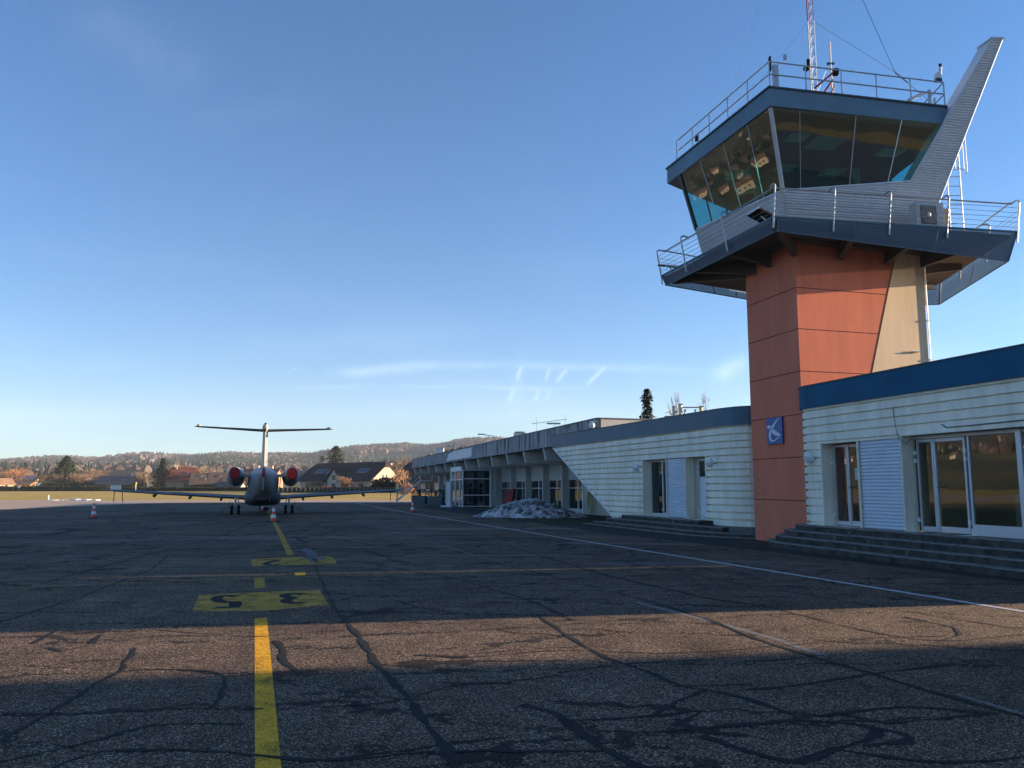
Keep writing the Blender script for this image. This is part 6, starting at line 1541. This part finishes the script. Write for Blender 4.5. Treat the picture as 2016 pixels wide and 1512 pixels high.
house('row_house', 'brown roofed house with skylights, left of the row behind the jet', hp(402, 250), R(12), 6.6, 8, 2.3, 5.6, (.13, .07, .055), BRR, 0, wins=(('s', -1.2, 4.6, 1.1, .6), ('s', .2, 3.6, 1.0, .5)), chim=((2.6, .4, .6, .7),))
house('row_house', 'brown roofed house in the middle of the row behind the jet', hp(432, 251), R(12), 5.4, 8, 2.3, 5.8, (.10, .055, .045), BRR, 0, wins=(('s', .0, 4.5, 1.0, .6), ('f', .8, 1.0, 1.0, 1.0)), chim=((2.2, .4, .6, .8),))
house('row_house', 'brown roofed house at the right of the row behind the left engine', hp(464, 252), R(12), 6.6, 8, 2.5, 5.7, (.11, .06, .05), BRR, 0, wins=(('s', -.6, 4.5, 1.0, .6), ('f', .8, 1.0, 1.0, 1.0)), chim=((1.5, .2, .6, .8),))
house('low_house', 'low pale annex with flat grey roof before the row behind the jet', hp(455, 246), R(-6), 7.5, 4, 1.6, 2.9, (.42, .40, .36), (.14, .125, .11), 0, wins=(('f', 1, .7, 1.8, .5),))
house('row_house', 'brown roofed house seen just left of the fin of the jet', hp(500, 256), R(-8), 8, 8, 3.0, 6.2, (.11, .06, .05), (.2, .12, .09), 0, chim=((1.5, .2, .6, .8),))
house('row_house', 'pale reddish roofed house rising behind the row and the jet', hp(515, 275), R(-6), 12, 8, 4.8, 7.4, (.3, .2, .15), (.27, .15, .11), 0, chim=((-1.5, .2, .6, .8), (3.5, .2, .6, .8)))
# long house with big roof
AX = math.atan2(-.643, .766)
cl_ = Vector(gp(731, 208)); axv = Vector((.766, -.643, 0)); gxv = Vector((.643, .766, 0)); LH, DH = 31.0, 11.0
cen_ = cl_-axv*LH/2+gxv*DH/2
bh = house('long_roofed_house', 'long cream apartment house with a huge dark tiled roof and sunlit gable', (cen_.x, cen_.y), AX, LH, DH, 3.6, 8.0, CRM, DKR, .28, over=.8,
      wins=(('s', -9.5, 5.6, 4.0, 1.6), ('s', -4.2, 5.4, 4.0, 1.6), ('s', 9.0, 5.6, 4.2, 1.6), ('f', -12, .9, 1.4, 1.5), ('f', -7.5, .9, 3.4, 1.3), ('f', -3.5, .9, 1.0, 1.0), ('f', 6.5, .8, 4.0, 1.5), ('f', 11.5, .9, 2.0, 1.3), ('r', -1.6, 3.4, .5, 1.2), ('r', -.4, 3.4, .5, 1.2), ('r', 2.0, 1.0, 1.0, 1.0)), chim=((13.8, 2.6, .5, 1.7),))
b = MB(); x0 = 1.5
b.prism([(x0-3.0, -DH/2-1.2, 0), (x0+3.0, -DH/2-1.2, 0), (x0+3.0, -DH/2+1, 0), (x0-3.0, -DH/2+1, 0)], [(x0-3.0, -DH/2-1.2, 3.2), (x0+3.0, -DH/2-1.2, 3.2), (x0+3.0, -DH/2+1, 3.2), (x0-3.0, -DH/2+1, 3.2)])
b.prism([(x0-3.0, -DH/2-1.2, 3.2), (x0+3.0, -DH/2-1.2, 3.2), (x0, -DH/2-1.2, 6.0)], [(x0-3.0, -DH/2+3, 3.2), (x0+3.0, -DH/2+3, 3.2), (x0, -DH/2+3, 6.0)])
b.build('gable_bay', mat('wall_%g_%g_%g' % CRM, CRM), bh)
b = MB()
for s in (-1, 1): b.prism([(x0+s*4.0, -DH/2-1.7, 2.6), (x0, -DH/2-1.7, 6.5), (x0, -DH/2+3.6, 6.5), (x0+s*4.0, -DH/2+3.6, 2.6)], [(x0+s*4.0, -DH/2-1.7, 2.4), (x0, -DH/2-1.7, 6.3), (x0, -DH/2+3.6, 6.3), (x0+s*4.0, -DH/2+3.6, 2.4)])
b.build('gable_roof', mat('roof_%g_%g_%g' % DKR, DKR), bh)
for z in (.9, 3.0):
    b = MB(); b.box((x0, -DH/2-1.22, z+.8), (1.9, .08, 1.5)); f_ = b.build('window', M_white, bh); b = MB(); b.box((x0, -DH/2-1.26, z+.8), (1.6, .08, 1.3)); b.build('pane', mat('far_window', (.03, .035, .045), .15), f_)
b = MB()
for xa, xb in ((-15, -2), (5, 15)): b.bar((xa, -DH/2-1.6, .6), (xb, -DH/2-1.6, .6), .1, 1.2)
b.build('terrace_screen', mat('blue_grey_screen', (.05, .06, .08), .8), bh)
# right-hand house behind the terminal's end
cl2 = Vector(gp(868, 180)); cen2 = cl2-axv*7.5+gxv*5
h2 = house('long_roofed_house', 'cream house with dark roof partly hidden by the far end of the terminal', (cen2.x, cen2.y), AX, 15, 10, 3.2, 8.0, CRM, DKR, .35, over=.8,
      wins=(('f', -5, .9, 2.6, 1.5), ('f', -1, .9, 2.4, 1.6), ('f', 4, .8, 3.0, 1.5)), chim=())
b = MB(); b.box((-1, -.4, 8.0), (.8, .8, 1.1)); b.box((-1, -.4, 8.8), (1.0, .3, .5)); b.build('chimney', M_conc, h2)

# hillside houses
hcnt = 0
for (x, y, Yd, lab) in ((281, 905, 1500, 'tiny white house high on the hill left of the jet fin'), (60, 908, 1500, 'tiny white house on the hill above the orange tree'), (160, 930, 560, 'white farmhouse low on the slope right of the broad spruce'), (172, 930, 590, 'second white farmhouse low on the slope right of the broad spruce'),
                        (495, 912, 1300, 'tiny white house on the slope by the jet fin'), (300, 908, 1450, 'tiny pale house on the ridge above the pointed spruce'), (450, 925, 700, 'long grey shed on the slope beside the jet fin')):
    d = ray(x, y); az = math.atan2(d.x, d.y); r = Yd; g = hgt(az, r)
    w = 6 if 'shed' not in lab else 34
    house('hill_house', lab, (r*math.sin(az), r*math.cos(az), g-1), -az, w, 5, 3.0, 5.0, (.62, .58, .5) if 'shed' not in lab else (.3, .32, .36), (.3, .2, .16) if 'shed' not in lab else (.2, .22, .26), 0, group='houses on the far hills')
# village on the slope to the left, outside the frame but mirrored in the windows
rgv = random.Random(21)
proto = house('village_house', 'pale village house on the slope left of the apron, mirrored in the windows', (-420, 300, 6), 1.0, 11, 8, 4.8, 8.0, (.62, .54, .42), (.24, .15, .11), 0, group='village houses mirrored in the glass', wins=(('f', -3, 1.5, 1.2, 1.3), ('f', 0, 1.5, 1.2, 1.3), ('f', 3, 1.5, 1.2, 1.3), ('r', 0, 1.5, 1.2, 1.3)))
for i in range(110):
    az = R(rgv.uniform(-80, -38)); r = 650+900*rgv.random(); c = copy_tree(proto); c.location = (r*math.sin(az), r*math.cos(az), max(0, hgt(az, r))-.5); c.rotation_euler.z = rgv.uniform(-.5, .8)-az; k = rgv.uniform(.65, 1.0); c.scale = (k, k, k)

# small things on the far grass
for x, y0, y1, lab in ((95, 984, 979.5, 'small white marker post on the grass at the left'), ):
    p = G(x, y0+.5); b = MB(); b.tube([(0, 0, 0), (0, 0, .55)], .06, 6); t = thing('marker_post', lab, 'post', tuple(p)); b.build('post', M_white, t); b = MB(); b.box((0, 0, .01), (.3, .3, .04)); b.build('foot', M_white, t)
p = gp(38, 230); t = thing('round_sign', 'round white sign on a post before the hedge at the left', 'sign', p); b = MB(); b.tube([(0, 0, 0), (0, 0, 1.3)], .05, 6); b.build('post', M_dark, t); b = MB(); b.lathe((0, 0, 0), [(.42, -.03), (.42, .03)], 18); o = b.build('disc', M_white, t); o.rotation_euler = (R(90), 0, 0); o.location = (0, -.08, 1.4)
b = MB(); b.box((0, -.12, 1.4), (.16, .02, .36)); b.build('symbol', M_dark, t)
p = gp(74, 245); t = thing('white_board', 'white rectangular board standing behind the hedge at the left', 'board', p); b = MB(); b.box((0, 0, 1.9), (1.2, .08, 1.0)); b.build('panel', M_white, t); b = MB(); b.tube([(-.5, 0, 0), (-.5, 0, 1.5)], .05); b.tube([(.5, 0, 0), (.5, 0, 1.5)], .05); b.build('leg', M_dark, t)
p = gp(268, 200); t = thing('windsock', 'small yellow windsock on a thin pole above the left wing tip', 'windsock', p); b = MB(); b.tube([(0, 0, 0), (0, 0, 2.6)], .05, 6); b.build('pole', M_white, t); b = MB(); b.tube([(0, 0, 2.4), (-.15, 0, 1.3)], .22, 10, r2=.12); b.build('sock', mat('sock_yellow', (.6, .42, .08), .8), t)
t = thing('snow_patch', 'thin strip of leftover snow on the far grass at the left', 'snow patch', tuple(G(150, 985)));
b = MB(); rg = random.Random(4)
for (x, w_, h_) in ((-2.6, 1.1, .10), (-1.4, .5, .08), (.0, 1.2, .2), (1.2, 1.0, .16), (2.3, .6, .12)): b.ball((x, 0, 0), 1, 10, 6, (w_*.7, .5, h_))
b.build('snow', mat('patch_snow', (.75, .76, .78), .8), t)

# ---------------------------------------------------------------- buildings outside the frame on the right: they throw the long shadows over the apron
hg = thing('hangar', 'tall grey metal hangar beyond the right edge of the view', 'hangar', (50, -12, 0))
b = MB(); 
def hq(x, y): return (x, y)
b.ext([(35, 13.6), (70, 19.8), (74, -44), (36, -46)], 0, 7.2); b.build('hangar_wall', mat('hangar_wall', (.40, .42, .44), .6, var=.1), hg, world=True)
b = MB(); b.prism([(34.6, 13.9, 7.2), (70.4, 20.2, 7.2), (74.4, -44.4, 7.2), (35.6, -46.4, 7.2)], [(52, 16.9, 8.6), (53, 17.0, 8.6), (55.5, -45, 8.6), (54.5, -45, 8.6)]); b.build('hangar_roof', mat('hangar_roof', (.2, .21, .22), .6), hg, world=True)
b = MB(); b.bar((34.95, -6, 2.8), (34.95, -30, 2.8), .1, 5.6); b.build('hangar_door', mat('hangar_door', (.30, .34, .40), .5), hg, world=True)

# ---------------------------------------------------------------- air
hb = MB(); hb.box((0, 600, 149), (6400, 5600, 302)); hzm = bpy.data.materials.new('thin_haze'); hzm.use_nodes = True; n_ = hzm.node_tree
for k in list(n_.nodes): n_.nodes.remove(k)
o_ = n_.nodes.new('ShaderNodeOutputMaterial'); v_ = n_.nodes.new('ShaderNodeVolumePrincipled'); v_.inputs['Color'].default_value = (.72, .84, 1, 1); v_.inputs['Density'].default_value = .00015
n_.links.new(v_.outputs[0], o_.inputs['Volume'])
HZ = hb.build('haze', hzm); tag(HZ, kind='stuff')
